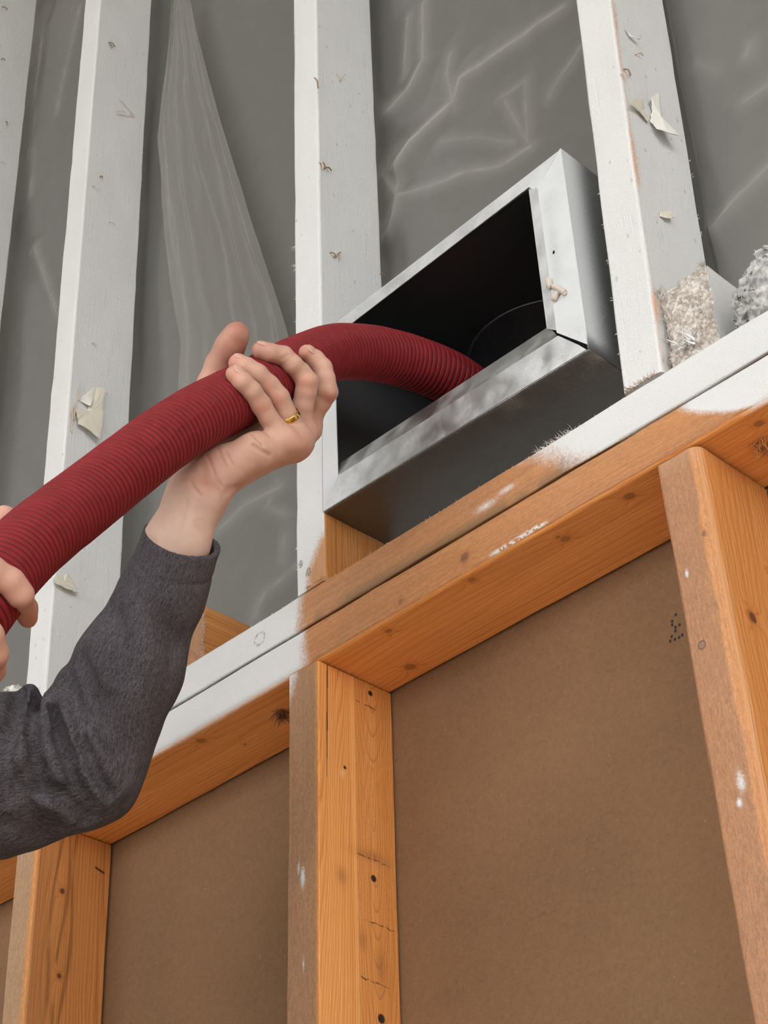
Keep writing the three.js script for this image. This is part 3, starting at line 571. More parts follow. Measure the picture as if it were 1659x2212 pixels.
// ---------------------------------------------------------------- clear plastic vapour sheet behind the upper studs
const DUCT = { x0: 0.0385, x1: 0.3545, y0: 0.066, y1: 0.2985 };
const sheetMat = new THREE.MeshPhysicalMaterial({ vertexColors: true, color: new THREE.Color().setRGB(0.35, 0.342, 0.318), transmission: 0.55, thickness: 0, roughness: 0.2, ior: 1.5, specularIntensity: 1, side: THREE.DoubleSide });
const flapMat = new THREE.MeshPhysicalMaterial({ color: new THREE.Color().setRGB(0.62, 0.61, 0.58), transmission: 0.78, thickness: 0, roughness: 0.2, ior: 1.5, side: THREE.DoubleSide });
{
  const Z = -0.0935, cr = (pts, amp, wid) => ({ pts: pts.map(([x, y]) => { const p = onPlane(x, y, 2, Z - 0.006); return [p.x, p.y]; }), amp, wid });
  const creases = [
    cr([[848, 352], [880, 300], [925, 258], [972, 218]], 0.010, 0.016), cr([[972, 218], [985, 165], [1020, 142], [1068, 112], [1130, 70], [1215, 12]], 0.008, 0.016),
    cr([[818, 372], [848, 418], [842, 455], [826, 500]], 0.008, 0.012), cr([[848, 415], [920, 398], [1000, 368], [1075, 352], [1140, 312]], 0.006, 0.014), cr([[848, 352], [848, 415]], 0.006, 0.012),
    cr([[972, 218], [955, 150], [962, 110]], 0.006, 0.012), cr([[985, 165], [975, 232]], 0.004, 0.010), cr([[1072, 205], [1125, 170], [1132, 300], [1080, 210]], 0.005, 0.016), cr([[1180, 205], [1205, 160], [1250, 95]], 0.005, 0.018),
    cr([[905, 0], [906, 120], [870, 190], [830, 235]], 0.007, 0.014), cr([[870, 30], [862, 150]], 0.005, 0.010), cr([[940, 300], [1020, 290], [1100, 300]], 0.004, 0.018),
    cr([[1659, 350], [1590, 420], [1530, 490]], 0.005, 0.014), cr([[1659, 175], [1600, 215]], 0.004, 0.012), cr([[1612, 88], [1605, 115]], 0.004, 0.008), cr([[1500, 130], [1540, 150]], 0.003, 0.02),
    cr([[70, 530], [95, 600], [125, 680]], 0.006, 0.008), cr([[90, 60], [75, 200], [62, 420]], 0.006, 0.03), cr([[170, 20], [120, 240]], 0.005, 0.04),
    cr([[600, 1050], [520, 1090], [470, 1140]], 0.005, 0.016), cr([[565, 1090], [600, 1106], [612, 1112]], 0.004, 0.006), cr([[608, 1150], [603, 1205]], 0.004, 0.006), cr([[640, 1210], [560, 1280], [540, 1330]], 0.004, 0.012), cr([[590, 1040], [575, 1085]], 0.004, 0.008),
  ];
  const segs = [];
  for (const { pts, amp, wid } of creases) for (let i = 0; i + 1 < pts.length; i++) segs.push([...pts[i], ...pts[i + 1], amp, wid]);
  const cells = [], R = rng(91);
  for (let i = 0; i < 60; i++) cells.push([R() * 0.40 + 0.02, R() * 0.7 + 0.2, (R() - 0.5), (R() - 0.5), R()]);
  let mark = 0;
  const depth = (x, y) => {
    let h = 0.010 * (f2(x * 5, y * 2.2, 601) - 0.5) + 0.003 * (f2(x * 14 + y * 4, y * 7, 602) - 0.5), ridge = 0;
    mark = 0;
    for (const [ax, ay, bx, by, amp, wid] of segs) {
      const W = wid * 3.2;
      if (x < Math.min(ax, bx) - W || x > Math.max(ax, bx) + W || y < Math.min(ay, by) - W || y > Math.max(ay, by) + W) continue;
      const dx = bx - ax, dy = by - ay, t = clamp(((x - ax) * dx + (y - ay) * dy) / (dx * dx + dy * dy)), d = Math.hypot(x - ax - t * dx, y - ay - t * dy) + 0.0012 * (n2(x * 90, y * 90, 603) - 0.5);
      ridge = Math.max(ridge, amp * Math.pow(Math.max(0, 1 - d / W), 1.6));
      mark = Math.max(mark, (amp / 0.010) * (0.5 * Math.exp(-Math.pow(d / 0.0016, 2)) * (0.4 + 1.1 * n2(x * 70, y * 70, 605)) + 0.5 * Math.exp(-Math.pow(d / 0.010, 2))));
    }
    h += ridge;
    if (x > -0.02 && x < 0.42) {
      // crumpled facets: the highest of many tilted planes
      let best = -1, second = -1;
      for (const [cx, cy, gx, gy, o] of cells) { const v = o * 0.35 - Math.hypot(x - cx, (y - cy) * 0.8) * 2.2 + (gx * (x - cx) + gy * (y - cy)) * 0.8; if (v > best) { second = best; best = v; } else if (v > second) second = v; }
      h += 0.010 * clamp((best - second) * 1.6) * step(0.03, 0.06, x) * step(0.42, 0.36, x) - 0.002;
    }
    return Z - 0.014 + clamp(h, -0.013, 0.0135);
  };
  const axis = (lo, hi, a, b, fine, coarse) => { const l = []; for (let v = lo; v < hi - 1e-6; v += (v >= a - 1e-6 && v < b) ? fine : coarse) l.push(v); l.push(hi); return l; };
  const xs = axis(-1.25, 0.95, 0.02, 0.62, 0.0021, 0.0055), ys = axis(-0.03, CEIL - 0.002, 0.2, 0.86, 0.0021, 0.0055), nx = xs.length - 1, ny = ys.length - 1, pos = [], idx = [], tint = [];
  for (const y of ys) for (const x of xs) {
    pos.push(x, y, y < 0.004 ? Z : depth(x, y));
    const m = 1 + Math.min(1.05, mark * 1.1), c = n2(x * 60, y * 60, 604) * 0.06 + 0.97; tint.push(c * m, c * m, c * m * 1.01);
  }
  for (let j = 0; j < ny; j++) for (let i = 0; i < nx; i++) {
    const x = (xs[i] + xs[i + 1]) / 2, y = (ys[j] + ys[j + 1]) / 2;
    if (x > DUCT.x0 - 0.003 && x < DUCT.x1 + 0.005 && y > DUCT.y0 - 0.005 && y < DUCT.y1 + 0.005) continue;
    const k = j * (nx + 1) + i; idx.push(k, k + 1, k + nx + 2, k, k + nx + 2, k + nx + 1);
  }
  const o = mesh('plastic_sheet', geo(pos, idx, null, null, tint), sheetMat);
  o.userData = { label: 'clear wrinkled plastic vapour sheet stretched behind the white studs', category: 'plastic sheet' };
  // a loose second layer hanging in pleats between two studs
  const left = [[380, -70], [362, 110], [340, 300], [350, 440], [366, 590], [388, 740], [372, 1000]], right = [[397, -70], [402, -30], [440, 130], [480, 270], [545, 480], [612, 690], [640, 800]], q = [], qi = [], nu = 90, nv = 150;
  const along = (l, t) => { const f = t * (l.length - 1), i = Math.min(l.length - 2, Math.floor(f)); return [lerp(l[i][0], l[i + 1][0], f - i), lerp(l[i][1], l[i + 1][1], f - i)]; };
  for (let j = 0; j <= nv; j++) for (let i = 0; i <= nu; i++) {
    const v = j / nv, u = i / nu, a = along(left, v), b = along(right, v), p = onPlane(lerp(a[0], b[0], u), lerp(a[1], b[1], u), 2, -0.083);
    const w = 0.0016 * Math.sin(u * 30 + v * 7 + f2(u * 5, v * 3, 611) * 9) * Math.min(1, v * 3) + 0.004 * Math.exp(-Math.pow((u - 0.93) / 0.05, 2)) + 0.003 * Math.exp(-Math.pow((u - 0.12) / 0.05, 2)) + 0.003 * (f2(u * 9, v * 12, 612) - 0.5);
    q.push(clamp(p.x, -0.388 + 0.0102 * 0, -0.002), Math.max(p.y, 0.004), -0.084 + w);
  }
  for (let j = 0; j < nv; j++) for (let i = 0; i < nu; i++) { const k = j * (nu + 1) + i; qi.push(k, k + nu + 2, k + 1, k, k + nu + 1, k + nu + 2); }
  const fl = mesh('plastic_sheet', geo(q, qi), flapMat);
  fl.userData = { label: 'loose pleated fold of clear plastic hanging behind the raised thumb, left of the duct stud', category: 'plastic sheet' };
}

// ---------------------------------------------------------------- the sheet-metal duct
const metalNoise = (x, y, s) => f2(x * 55, y * 55, s) * 0.5 + n2(x * 300, y * 300, s + 1) * 0.25 + f2(x * 14, y * 14, s + 2) * 0.25;
function metalTexture(w, h, W, H, seed, paintFn, tone = 1) {
  return textures(W, H, (u, v, o) => {
    const x = u * w, y = v * h, m = metalNoise(x, y, seed), k = clamp(paintFn(x, y)), g = n2(x * 1500, y * 1500, seed + 5), kk = clamp(k + (g - 0.5) * 0.5 * k * (1 - k) * 4);
    const b = (0.42 + 0.20 * m) * tone;
    o[0] = b * 0.97; o[1] = b; o[2] = b * 1.01; o[3] = 0.5 + (m - 0.5) * 0.3 + (g - 0.5) * 0.3; o[4] = lerp(0.34 + 0.16 * m, 0.62, kk); o[5] = 1 - kk;
    mixTo(o, [0.69, 0.715, 0.73], kk);
  });
}
const metal = (t) => texturedMaterial(t, 0.00025, { metalnessMap: t[1], metalness: 1 });
{
  const duct = thing('air_duct', 'rectangular galvanised metal duct end with the red hose pushed into its dark mouth', 'air duct');
  const D = 0.32, th = 0.0009, BL = [0.0385, 0.0745], BR = [0.3545, 0.0658], TR = [0.3525, 0.298], TL = [0.0405, 0.2855];
  const side = (name, a, b, seed, paintFn, n) => {
    const A = V(a[0], a[1], name === 'right_panel' ? 0.0024 : 0.0010), ux = V(b[0] - a[0], b[1] - a[1], 0), L = ux.length(); ux.normalize();
    // panel plane runs along the edge and back into the wall; outward side shows first
    const t = metalTexture(L, D, 384, 512, seed, paintFn, name === 'bottom_panel' ? 0.38 : 0.75);  // bottom panel gets a darker tone in place of its dark reflection
    return mesh(name, prism([P2(0, 0), P2(L, 0), P2(L, D), P2(0, D)], [], A, ux, V(0, 0, -1), th, [0, 0, L, D]), metal(t), duct);
  };
  const cloud = (x, y, s) => f2(x * 22, y * 22, s);
  // bottom: runs left to right seen from below, so walk it right to left for the outward side
  side('bottom_panel', BL, BR, 701, (x, y) => {
    const m = 0.55 * step(0.5, 0.75, cloud(x, y, 9)) * step(0.17, 0.3, x) * step(0.09, 0.02, y) + 0.5 * (1 - step(0.0, 0.004, y)) * 0.6 + 0.12 * step(0.22, 0.31, x) * step(0.08, 0.0, y);
    return m * 0.75 + 0.015;
  });
  side('right_panel', BR, TR, 702, (x, y) => 0.92 * (1 - step(0.014, 0.040, y)) * step(0.0, 0.02, x));
  side('top_panel', TR, TL, 703, (x, y) => 0.8 * (1 - step(0.0, 0.05, y)));
  side('left_panel', TL, BL, 704, () => 0.03);
  const shadeMetal = new THREE.MeshPhysicalMaterial({ color: new THREE.Color().setRGB(0.13, 0.135, 0.14), metalness: 0.85, roughness: 0.42 });  // added dark skins over the inner faces: shade of the mouth put into colour
  const shadeMetalTop = shadeMetal.clone(), shadeMetalLeft = shadeMetal.clone(); shadeMetalTop.color.setRGB(0.10, 0.11, 0.12); shadeMetalLeft.color.setRGB(0.22, 0.22, 0.22);  // one metal in darker and lighter tones, after the shade on each face
  mesh('inner_shade_skin', prism([P2(0.0425, 0.004), P2(0.351, 0.004), P2(0.351, D), P2(0.0425, D)], [Array.from({ length: 40 }, (_, i) => P2(0.172 + 0.088 * Math.cos(i * Math.PI / 20), 0.196 + 0.088 * Math.sin(i * Math.PI / 20)))], V(0, 0.2835, 0), V(1, 0, 0), V(0, 0, -1), 0.0005, [0, 0, 1, 1]), shadeMetalTop, duct);
  mesh('inner_shade_skin', box(0.0415, 0.0420, 0.0765, 0.283, -D, -0.002), shadeMetalLeft, duct);
  mesh('inner_shade_skin', box(0.3505, 0.3510, 0.0765, 0.283, -D, -0.004), shadeMetal, duct);
  mesh('inner_shade_skin', box(0.0425, 0.351, 0.0760, 0.0765, -D, -0.008), shadeMetal, duct);
  // front frame: four folded flanges in the plane of the stud faces
  const IBL = [0.0587, 0.1035], IBR = [0.326, 0.0985], ITR = [0.3243, 0.2815], ITL = [0.0587, 0.2715];
  const O = V(0, 0, 0.0012), X = V(1, 0, 0), Y = V(0, 1, 0), uvb = [0.0385, 0.0658, 0.3545, 0.298], S = [0.316, 0.2322];
  const flange = (name, pts, holes, seed, fn, lift) => mesh(name, prism(pts.map((p) => P2(...p)), holes, O.clone().setZ(O.z + lift), X, Y, th, uvb), metal(metalTexture(S[0], S[1], 768, 512, seed, (x, y) => fn(x + uvb[0], y + uvb[1]), 1.0)), duct);
  const hole = []; for (let i = 0; i < 10; i++) { const c = onPlane(1200, 548, 2, 0), e = i / 10 * Math.PI * 2; hole.push(P2(c.x + 0.0016 * Math.cos(e) * 0.9, c.y + 0.0021 * Math.sin(e))); }
  const scuff = (x, y, s) => f2(x * 60, y * 60, s);
  flange('bottom_flange', [BL, [0.352, 0.0664], [0.345, 0.0758], [0.3255, 0.0985], IBL], [], 711, (x, y) => 0.16 + 0.55 * step(0.25, 0.34, x) + 0.6 * step(0.13, 0.055, x) + (scuff(x, y, 3) - 0.5) * 0.9 - 0.4 * spot(x, y, 0.312, 0.083, 0.006, 0.02) + 0.35 * step(0.075, 0.069, y - (0.0745 - (x - 0.0385) * 0.0275) + 0.0745), 0);
  flange('left_flange', [BL, IBL, ITL, TL], [], 712, (x, y) => 0.93 - 0.25 * spot(x, y, 0.05, 0.09, 0.01, 0.01), 0.0002);
  flange('top_flange', [TL, ITL, [0.3125, 0.2818], [0.3205, 0.2707], [0.3490, 0.2976]], [], 713, (x, y) => 0.5 + 0.35 * step(0.22, 0.33, x) + (scuff(x, y, 5) - 0.5) * 0.6 + 0.2 * step(0.15, 0.07, x), 0);
  flange('right_flange', [[0.3545, 0.0695], TR, [0.3232, 0.2710], [0.3255, 0.1010]], [hole], 714, (x, y) => 0.95 - 0.3 * (scuff(x, y, 7) - 0.45) - 0.25 * spot(x, y, 0.333, 0.19, 0.006, 0.05), 0.0014);
  // return lips folded in towards the mouth
  const lip = (name, a, b, c, d, seed, amount) => {
    const A = V(...a), Bv = V(...b), Cv = V(...c), Dv = V(...d), pos = [], nrm = new THREE.Vector3().crossVectors(Bv.clone().sub(A), Dv.clone().sub(A)).normalize(), q = [A, Bv, Cv, Dv];
    for (const p of q) pos.push(p.x, p.y, p.z);
    for (const p of q) { const r = p.clone().addScaledVector(nrm, -th); pos.push(r.x, r.y, r.z); }
    const idx = [0, 1, 2, 0, 2, 3, 4, 6, 5, 4, 7, 6]; for (let i = 0; i < 4; i++) { const j = (i + 1) % 4; idx.push(i, i + 4, j + 4, i, j + 4, j); }
    let g = geo(pos, idx, q.concat(q).flatMap((p) => [(p.x - uvb[0]) / S[0], (p.y - uvb[1]) / S[1]])); g = g.toNonIndexed(); g.computeVertexNormals();
    return mesh(name, g, metal(metalTexture(S[0], S[1], 512, 384, seed, (x, y) => amount + (scuff(x, y, seed) - 0.5) * 0.8, 0.9)), duct);
  };
  lip('right_lip', [0.3255, 0.1035, 0.0026], [0.3232, 0.2710, 0.0026], [0.3098, 0.2870, -0.0016], [0.3125, 0.1165, -0.0016], 721, 0.82);
  lip('bottom_lip', [0.3245, 0.0985, 0.0012], [0.3125, 0.1215, -0.0055], [0.0545, 0.1235, -0.0055], [0.0587, 0.1035, 0.0012], 722, 0.12);
  mesh('corner_gap_shade', prism([P2(0.3500, 0.2976), P2(0.3215, 0.2707), P2(0.3226, 0.2699), P2(0.3512, 0.2971)], [], O.clone().setZ(0.0019), X, Y, 0.0006, uvb), new THREE.MeshStandardMaterial({ color: new THREE.Color().setRGB(0.02, 0.02, 0.02), roughness: 0.9 }), duct, 'dark strip painted as the shade of the gap at the mitred corner');  // added black strip stands for the shade in the mitre gap
  // round take-off collar deep inside and the closed end
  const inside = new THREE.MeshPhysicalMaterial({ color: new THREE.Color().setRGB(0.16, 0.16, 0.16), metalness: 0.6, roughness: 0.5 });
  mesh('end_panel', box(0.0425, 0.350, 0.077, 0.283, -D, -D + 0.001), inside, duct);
  const ring = new THREE.TorusGeometry(0.0895, 0.0013, 8, 72); ring.rotateX(Math.PI / 2); ring.translate(0.172, 0.2825, -0.196);
  mesh('collar', ring, shadeMetalTop, duct, 'thin round metal collar rim inside the duct');
  // dried crumbs of caulk on the right flange
  const crumbMat = new THREE.MeshStandardMaterial({ color: new THREE.Color().setRGB(0.62, 0.55, 0.48), roughness: 0.8 });
  for (const [px, py, ex, ey, r] of [[1184, 606, 1186, 617, 0.0028], [1197, 618, 1216, 630, 0.0025], [1202, 634, 1197, 643, 0.0027]]) {
    const a = onPlane(px, py, 2, 0.005), b = onPlane(ex, ey, 2, 0.0055), g = new THREE.CapsuleGeometry(r, a.distanceTo(b), 6, 14), p = g.attributes.position;
    for (let i = 0; i < p.count; i++) { const k = 0.85 + 0.35 * n3(p.getX(i) * 700 + px, p.getY(i) * 700, p.getZ(i) * 700, 8); p.setXYZ(i, p.getX(i) * k, p.getY(i) * k, p.getZ(i) * k); }
    g.applyQuaternion(new THREE.Quaternion().setFromUnitVectors(V(0, 1, 0), b.clone().sub(a).normalize())); g.translate((a.x + b.x) / 2, (a.y + b.y) / 2, 0.0048); g.computeVertexNormals();
    mesh('caulk_crumb', g, crumbMat, duct, 'dried crumb of caulk');
  }
}

// ---------------------------------------------------------------- the red ribbed vacuum hose
const HR = 0.0252;
const hoseCurve = new THREE.CatmullRomCurve3([
  V(0.20, FLOOR + 0.03, 1.5), V(0.195, FLOOR + 0.10, 1.15), V(0.19, -1.35, 0.72), V(0.18, -0.75, 0.56), at(-190, 1500, 1.09), at(-70, 1335, 1.135), at(40, 1200, 1.20), at(200, 1068, 1.29), at(400, 918, 1.395), at(545, 842, 1.475), at(650, 787, 1.55), at(735, 760, 1.61), at(850, 772, 1.665), at(985, 824, 1.705), at(1070, 900, 1.735), V(0.15, 0.16, -0.24),
], false, 'centripetal');
const HOSE = hoseCurve.getSpacedPoints(700);
const hoseNear = (p, from = 250) => { let best = 1e9, bi = 0; for (let i = from; i < HOSE.length; i += 4) { const d = HOSE[i].distanceToSquared(p); if (d < best) { best = d; bi = i; } } for (let i = Math.max(0, bi - 4); i <= Math.min(HOSE.length - 1, bi + 4); i++) { const d = HOSE[i].distanceToSquared(p); if (d < best) { best = d; bi = i; } } return [Math.sqrt(best), HOSE[bi]]; };
{
  const len = hoseCurve.getLength(), pitch = 0.0054, per = 10, rings = Math.round(len / pitch * per), seg = 40, pos = [], idx = [], col = [];
  const pts = hoseCurve.getSpacedPoints(rings);
  let N = V(1, 0, 0), T0 = null;
  for (let i = 0; i <= rings; i++) {
    const T = (i < rings ? pts[i + 1].clone().sub(pts[i]) : pts[i].clone().sub(pts[i - 1])).normalize();
    N.addScaledVector(T, -N.dot(T)).normalize();
    const Bn = new THREE.Vector3().crossVectors(T, N);
    for (let k = 0; k <= seg; k++) {
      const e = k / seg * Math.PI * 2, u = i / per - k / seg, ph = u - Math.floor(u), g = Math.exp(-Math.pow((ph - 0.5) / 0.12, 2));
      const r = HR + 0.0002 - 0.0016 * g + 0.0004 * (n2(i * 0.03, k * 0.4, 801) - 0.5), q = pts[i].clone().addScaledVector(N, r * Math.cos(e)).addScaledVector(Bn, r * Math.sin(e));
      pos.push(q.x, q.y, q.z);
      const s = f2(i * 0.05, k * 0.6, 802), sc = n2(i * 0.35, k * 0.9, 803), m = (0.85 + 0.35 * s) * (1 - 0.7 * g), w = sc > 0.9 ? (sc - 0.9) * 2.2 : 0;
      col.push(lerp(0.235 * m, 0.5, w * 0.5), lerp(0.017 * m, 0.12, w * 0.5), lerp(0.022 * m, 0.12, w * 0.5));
    }
  }
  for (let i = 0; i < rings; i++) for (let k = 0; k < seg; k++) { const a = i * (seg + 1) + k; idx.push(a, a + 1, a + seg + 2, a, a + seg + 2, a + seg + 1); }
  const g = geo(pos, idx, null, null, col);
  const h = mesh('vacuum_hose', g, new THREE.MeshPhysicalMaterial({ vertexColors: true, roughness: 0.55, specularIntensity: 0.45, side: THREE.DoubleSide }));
  h.userData = { label: 'dark red ribbed vacuum hose held in the hands and bent into the duct', category: 'hose' };
}

// ---------------------------------------------------------------- the person
function onHose(px, py, off) {
  const d = ray(px, py); let best = 1e9, bt = 1.3;
  for (let t = 1.02; t < 1.8; t += 0.002) {
    const p = EYE.clone().addScaledVector(d, t), [r] = hoseNear(p);
    if (r <= HR + off) return p;
    if (r < best) { best = r; bt = t; }
  }
  return EYE.clone().addScaledVector(d, bt);
}
const capsule = (p, a, b, ra, rb) => {
  const dx = b.x - a.x, dy = b.y - a.y, dz = b.z - a.z, px = p.x - a.x, py = p.y - a.y, pz = p.z - a.z, t = clamp((px * dx + py * dy + pz * dz) / (dx * dx + dy * dy + dz * dz));
  return Math.hypot(px - dx * t, py - dy * t, pz - dz * t) - (ra + (rb - ra) * t);
};
const chain = (pts) => { // pts: [vector, radius]
  const s = []; for (let i = 0; i + 1 < pts.length; i++) s.push([pts[i][0], pts[i + 1][0], pts[i][1], pts[i + 1][1]]);
  return (p, k = 0.003) => { let d = 1e9; for (const [a, b, ra, rb] of s) d = smin(d, capsule(p, a, b, ra, rb), k); return d; };
};
const polyDist = (p, pts) => { let d = 1e9; for (let i = 0; i + 1 < pts.length; i++) d = Math.min(d, capsule(p, pts[i], pts[i + 1], 0, 0)); return d; };
const marchTo = (f, px, py, t0 = 1.0, t1 = 1.8) => { const d = ray(px, py), p = V(0, 0, 0); let bt = t0, best = 1e9; for (let t = t0; t < t1;) { p.copy(EYE).addScaledVector(d, t); const v = f(p); if (v < best) { best = v; bt = t; } if (v < 0.0003) break; t += Math.max(0.0005, v * 0.7); } return EYE.clone().addScaledVector(d, bt); };
const boundsOf = (pts, pad) => { const lo = V(1e9, 1e9, 1e9), hi = V(-1e9, -1e9, -1e9); pts.forEach((p) => { lo.min(p); hi.max(p); }); return [lo.subScalar(pad), hi.addScalar(pad)]; };

const person = thing('person', 'person in a charcoal long-sleeved shirt and gold ring gripping the red hose', 'person');
const skinMat = new THREE.MeshPhysicalMaterial({ vertexColors: true, roughness: 0.48, specularIntensity: 0.55, sheen: 0.15, sheenColor: new THREE.Color().setRGB(0.9, 0.5, 0.4) });
const heather = textures(512, 512, (u, v, o) => { const U = u * 512, W = v * 512; const a = n2(U / 3.2, W / 9, 871), b = n2(U / 1.6, W / 3.5, 872), c = n2(U / 7, W / 30, 873), m = clamp(0.28 + 0.55 * a * b * 2 + 0.35 * (c - 0.3), 0.1, 1); o[0] = m; o[1] = m * 0.97; o[2] = m; o[3] = a; o[4] = 0.95; });
heather.forEach((t) => { t.wrapS = t.wrapT = THREE.RepeatWrapping; });
const clothMat = new THREE.MeshPhysicalMaterial({ vertexColors: true, map: heather[0], bumpMap: heather[1], bumpScale: 0.0004, roughness: 0.95 });
const aroundArm = (p, a, b, r) => { const ax = b.clone().sub(a).normalize(), e1 = AZ.clone().addScaledVector(ax, -AZ.dot(ax)).normalize(), e2 = new THREE.Vector3().crossVectors(ax, e1), q = p.clone().sub(a); return [Math.atan2(q.dot(e2), q.dot(e1)) * r / 0.075, q.dot(ax) / 0.075]; };
const clothUV = (p) => { const w = step(-0.035, 0.035, capsule(p, S0, ELB, 0.034, 0.041) - capsule(p, U1, SHO, 0.05, 0.066)), a = aroundArm(p, S0, ELB, 0.045), b = aroundArm(p, U1, SHO, 0.045); return [lerp(a[0], b[0], w), lerp(a[1], b[1] + S0.distanceTo(ELB) / 0.075, w)]; };
const fJ = (list, r0, r1, lift = 0) => list.map(([x, y, d, r], i) => { const rr = r ?? lerp(r0, r1, i / (list.length - 1)); return [d ? at(x, y, d) : onHose(x, y, rr * 0.86 + lift), rr]; });
// left hand: each finger from its knuckle to its tip
const F = {
  pinky: fJ([[612, 950, 1.436, 0.0110], [597, 926, 1.434, 0.0082], [580, 902, 1.431, 0.0077], [564, 874, 0, 0.0081], [545, 845, 0, 0.0076], [524, 824, 0, 0.0075], [507, 808, 0, 0.0071]]),
  ring: fJ([[640, 950, 1.456, 0.0122], [632, 925, 1.452, 0.0092], [617, 893, 1.446, 0.0085], [603, 860, 1.442, 0.0086], [582, 833, 0, 0.0081], [557, 808, 0, 0.0079], [532, 792, 0, 0.0077], [513, 784, 0, 0.0072]]),
  middle: fJ([[652, 935, 1.492, 0.0122], [651, 905, 1.488, 0.0092], [654, 877, 1.485, 0.0088], [660, 848, 1.484, 0.0088], [664, 825, 1.484, 0.0090], [650, 805, 0, 0.0083], [632, 787, 0, 0.0081], [612, 768, 0, 0.0081], [583, 762, 0, 0.0078], [563, 757, 0, 0.0074]]),
  index: fJ([[662, 925, 1.520, 0.0122], [676, 893, 1.516, 0.0094], [692, 868, 1.512, 0.0090], [706, 846, 1.508, 0.0092], [703, 818, 1.508, 0.0083], [697, 795, 1.510, 0.0081], [680, 775, 0, 0.0077], [662, 762, 0, 0.0066]]),
  thumb: [[at(452, 985, 1.465), 0.017], [at(448, 900, 1.482), 0.0135], [at(458, 830, 1.488), 0.0108], [at(472, 786, 1.484), 0.0094], [at(496, 750, 1.478), 0.0108], [at(511, 723, 1.474), 0.0107]],
};
const wrist = at(424, 1073, 1.412), foreA = at(381, 1175, 1.400), foreB = at(335, 1285, 1.398);
const fingers = ['pinky', 'ring', 'middle', 'index'].map((n) => chain(F[n])), thumb = chain(F.thumb);
const palm = (p) => {
  let d = capsule(p, foreB, foreA, 0.0225, 0.0238);
  d = smin(d, capsule(p, foreA, wrist, 0.0238, 0.0220), 0.01);
  d = smin(d, capsule(p, wrist, at(470, 1020, 1.424), 0.0205, 0.0185), 0.012);
  d = smin(d, capsule(p, at(462, 1024, 1.420), at(546, 982, 1.424), 0.0175, 0.0145), 0.012);   // heel of the little-finger side
  d = smin(d, capsule(p, at(470, 1030, 1.430), F.pinky[0][0], 0.014, 0.0105), 0.010);
  d = smin(d, capsule(p, at(465, 1035, 1.442), F.ring[0][0], 0.016, 0.0132), 0.010);
  d = smin(d, capsule(p, at(460, 1030, 1.456), F.middle[0][0], 0.016, 0.0132), 0.010);
  d = smin(d, capsule(p, at(455, 1020, 1.470), F.index[0][0], 0.016, 0.0130), 0.010);
  d = smin(d, capsule(p, at(556, 974, 1.430), at(628, 962, 1.446), 0.0135, 0.0120), 0.010);
  d = smin(d, capsule(p, at(638, 962, 1.448), at(650, 957, 1.468), 0.0105, 0.0100), 0.010);
  d = smin(d, capsule(p, at(455, 1000, 1.452), at(600, 905, 1.505), 0.0155, 0.0135), 0.006);
  return d;
};
const handBase = (p) => {
  let d = 1e9; for (const f of fingers) d = Math.min(d, f(p, 0.0018));
  d = smin(d, palm(p), 0.0045); d = smin(d, thumb(p, 0.008), 0.008);
  // the grip follows the hose
  const [h] = hoseNear(p, 420);
  return Math.max(d, HR - 0.0012 - h);
};
const onHand = (list) => list.map(([x, y]) => marchTo(handBase, x, y, 1.25, 1.6));
const skinLines = [
  [[[447, 982], [458, 1008], [468, 1034], [482, 1052]], 0.0016, 0.0013], [[[470, 966], [478, 986], [488, 1006]], 0.0011, 0.0011], [[[488, 976], [496, 990], [503, 1003]], 0.0009, 0.001],
  [[[555, 917], [567, 930], [581, 942]], 0.0016, 0.0011], [[[544, 940], [553, 950], [566, 962]], 0.0013, 0.0011], [[[547, 962], [563, 973], [582, 983]], 0.0018, 0.0018], [[[500, 790], [520, 796]], 0.0004, 0.0012],
  [[[404, 1082], [400, 1110], [391, 1148]], 0.0006, 0.0016], [[[412, 1040], [420, 1055], [433, 1070]], 0.0009, 0.0014], [[[438, 1000], [452, 1040], [482, 1062], [520, 1050]], 0.0012, 0.004],
  [[[592, 838], [606, 846]], 0.0005, 0.0012], [[[608, 775], [622, 766]], 0.0005, 0.0012],
].map(([l, a, w]) => [onHand(l), a, w]);
const skinLump = [[[648, 962], 0.0022, 0.008], [[664, 824], 0.0015, 0.006], [[716, 850], 0.0014, 0.005], [[530, 955], 0.002, 0.012], [[470, 1080], 0.0012, 0.01]].map(([q, a, w]) => [onHand([q])[0], a, w]);
const handSDF = (p) => {
  let d = handBase(p);
  if (Math.abs(d) < 0.012) {
    for (const [pts, a, w] of skinLines) { const q = polyDist(p, pts); if (q < w * 3) d += a * Math.exp(-(q * q) / (w * w)); }
    for (const [c, a, w] of skinLump) { const q = p.distanceTo(c); if (q < w * 3) d -= a * Math.exp(-(q * q) / (w * w)); }
    d += 0.0005 * (n3(p.x * 160, p.y * 160, p.z * 160, 821) - 0.5);
  }
  return d;
};
const redSpots = [[496, 800, 0.010], [648, 964, 0.011], [716, 850, 0.009], [660, 826, 0.008], [552, 757, 0.008], [515, 705, 0.016], [604, 860, 0.007], [655, 760, 0.008], [500, 778, 0.008], [566, 880, 0.008], [440, 1040, 0.010], [585, 830, 0.006], [452, 985, 0.012]].map(([x, y, r]) => [onHand([[x, y]])[0], r]);
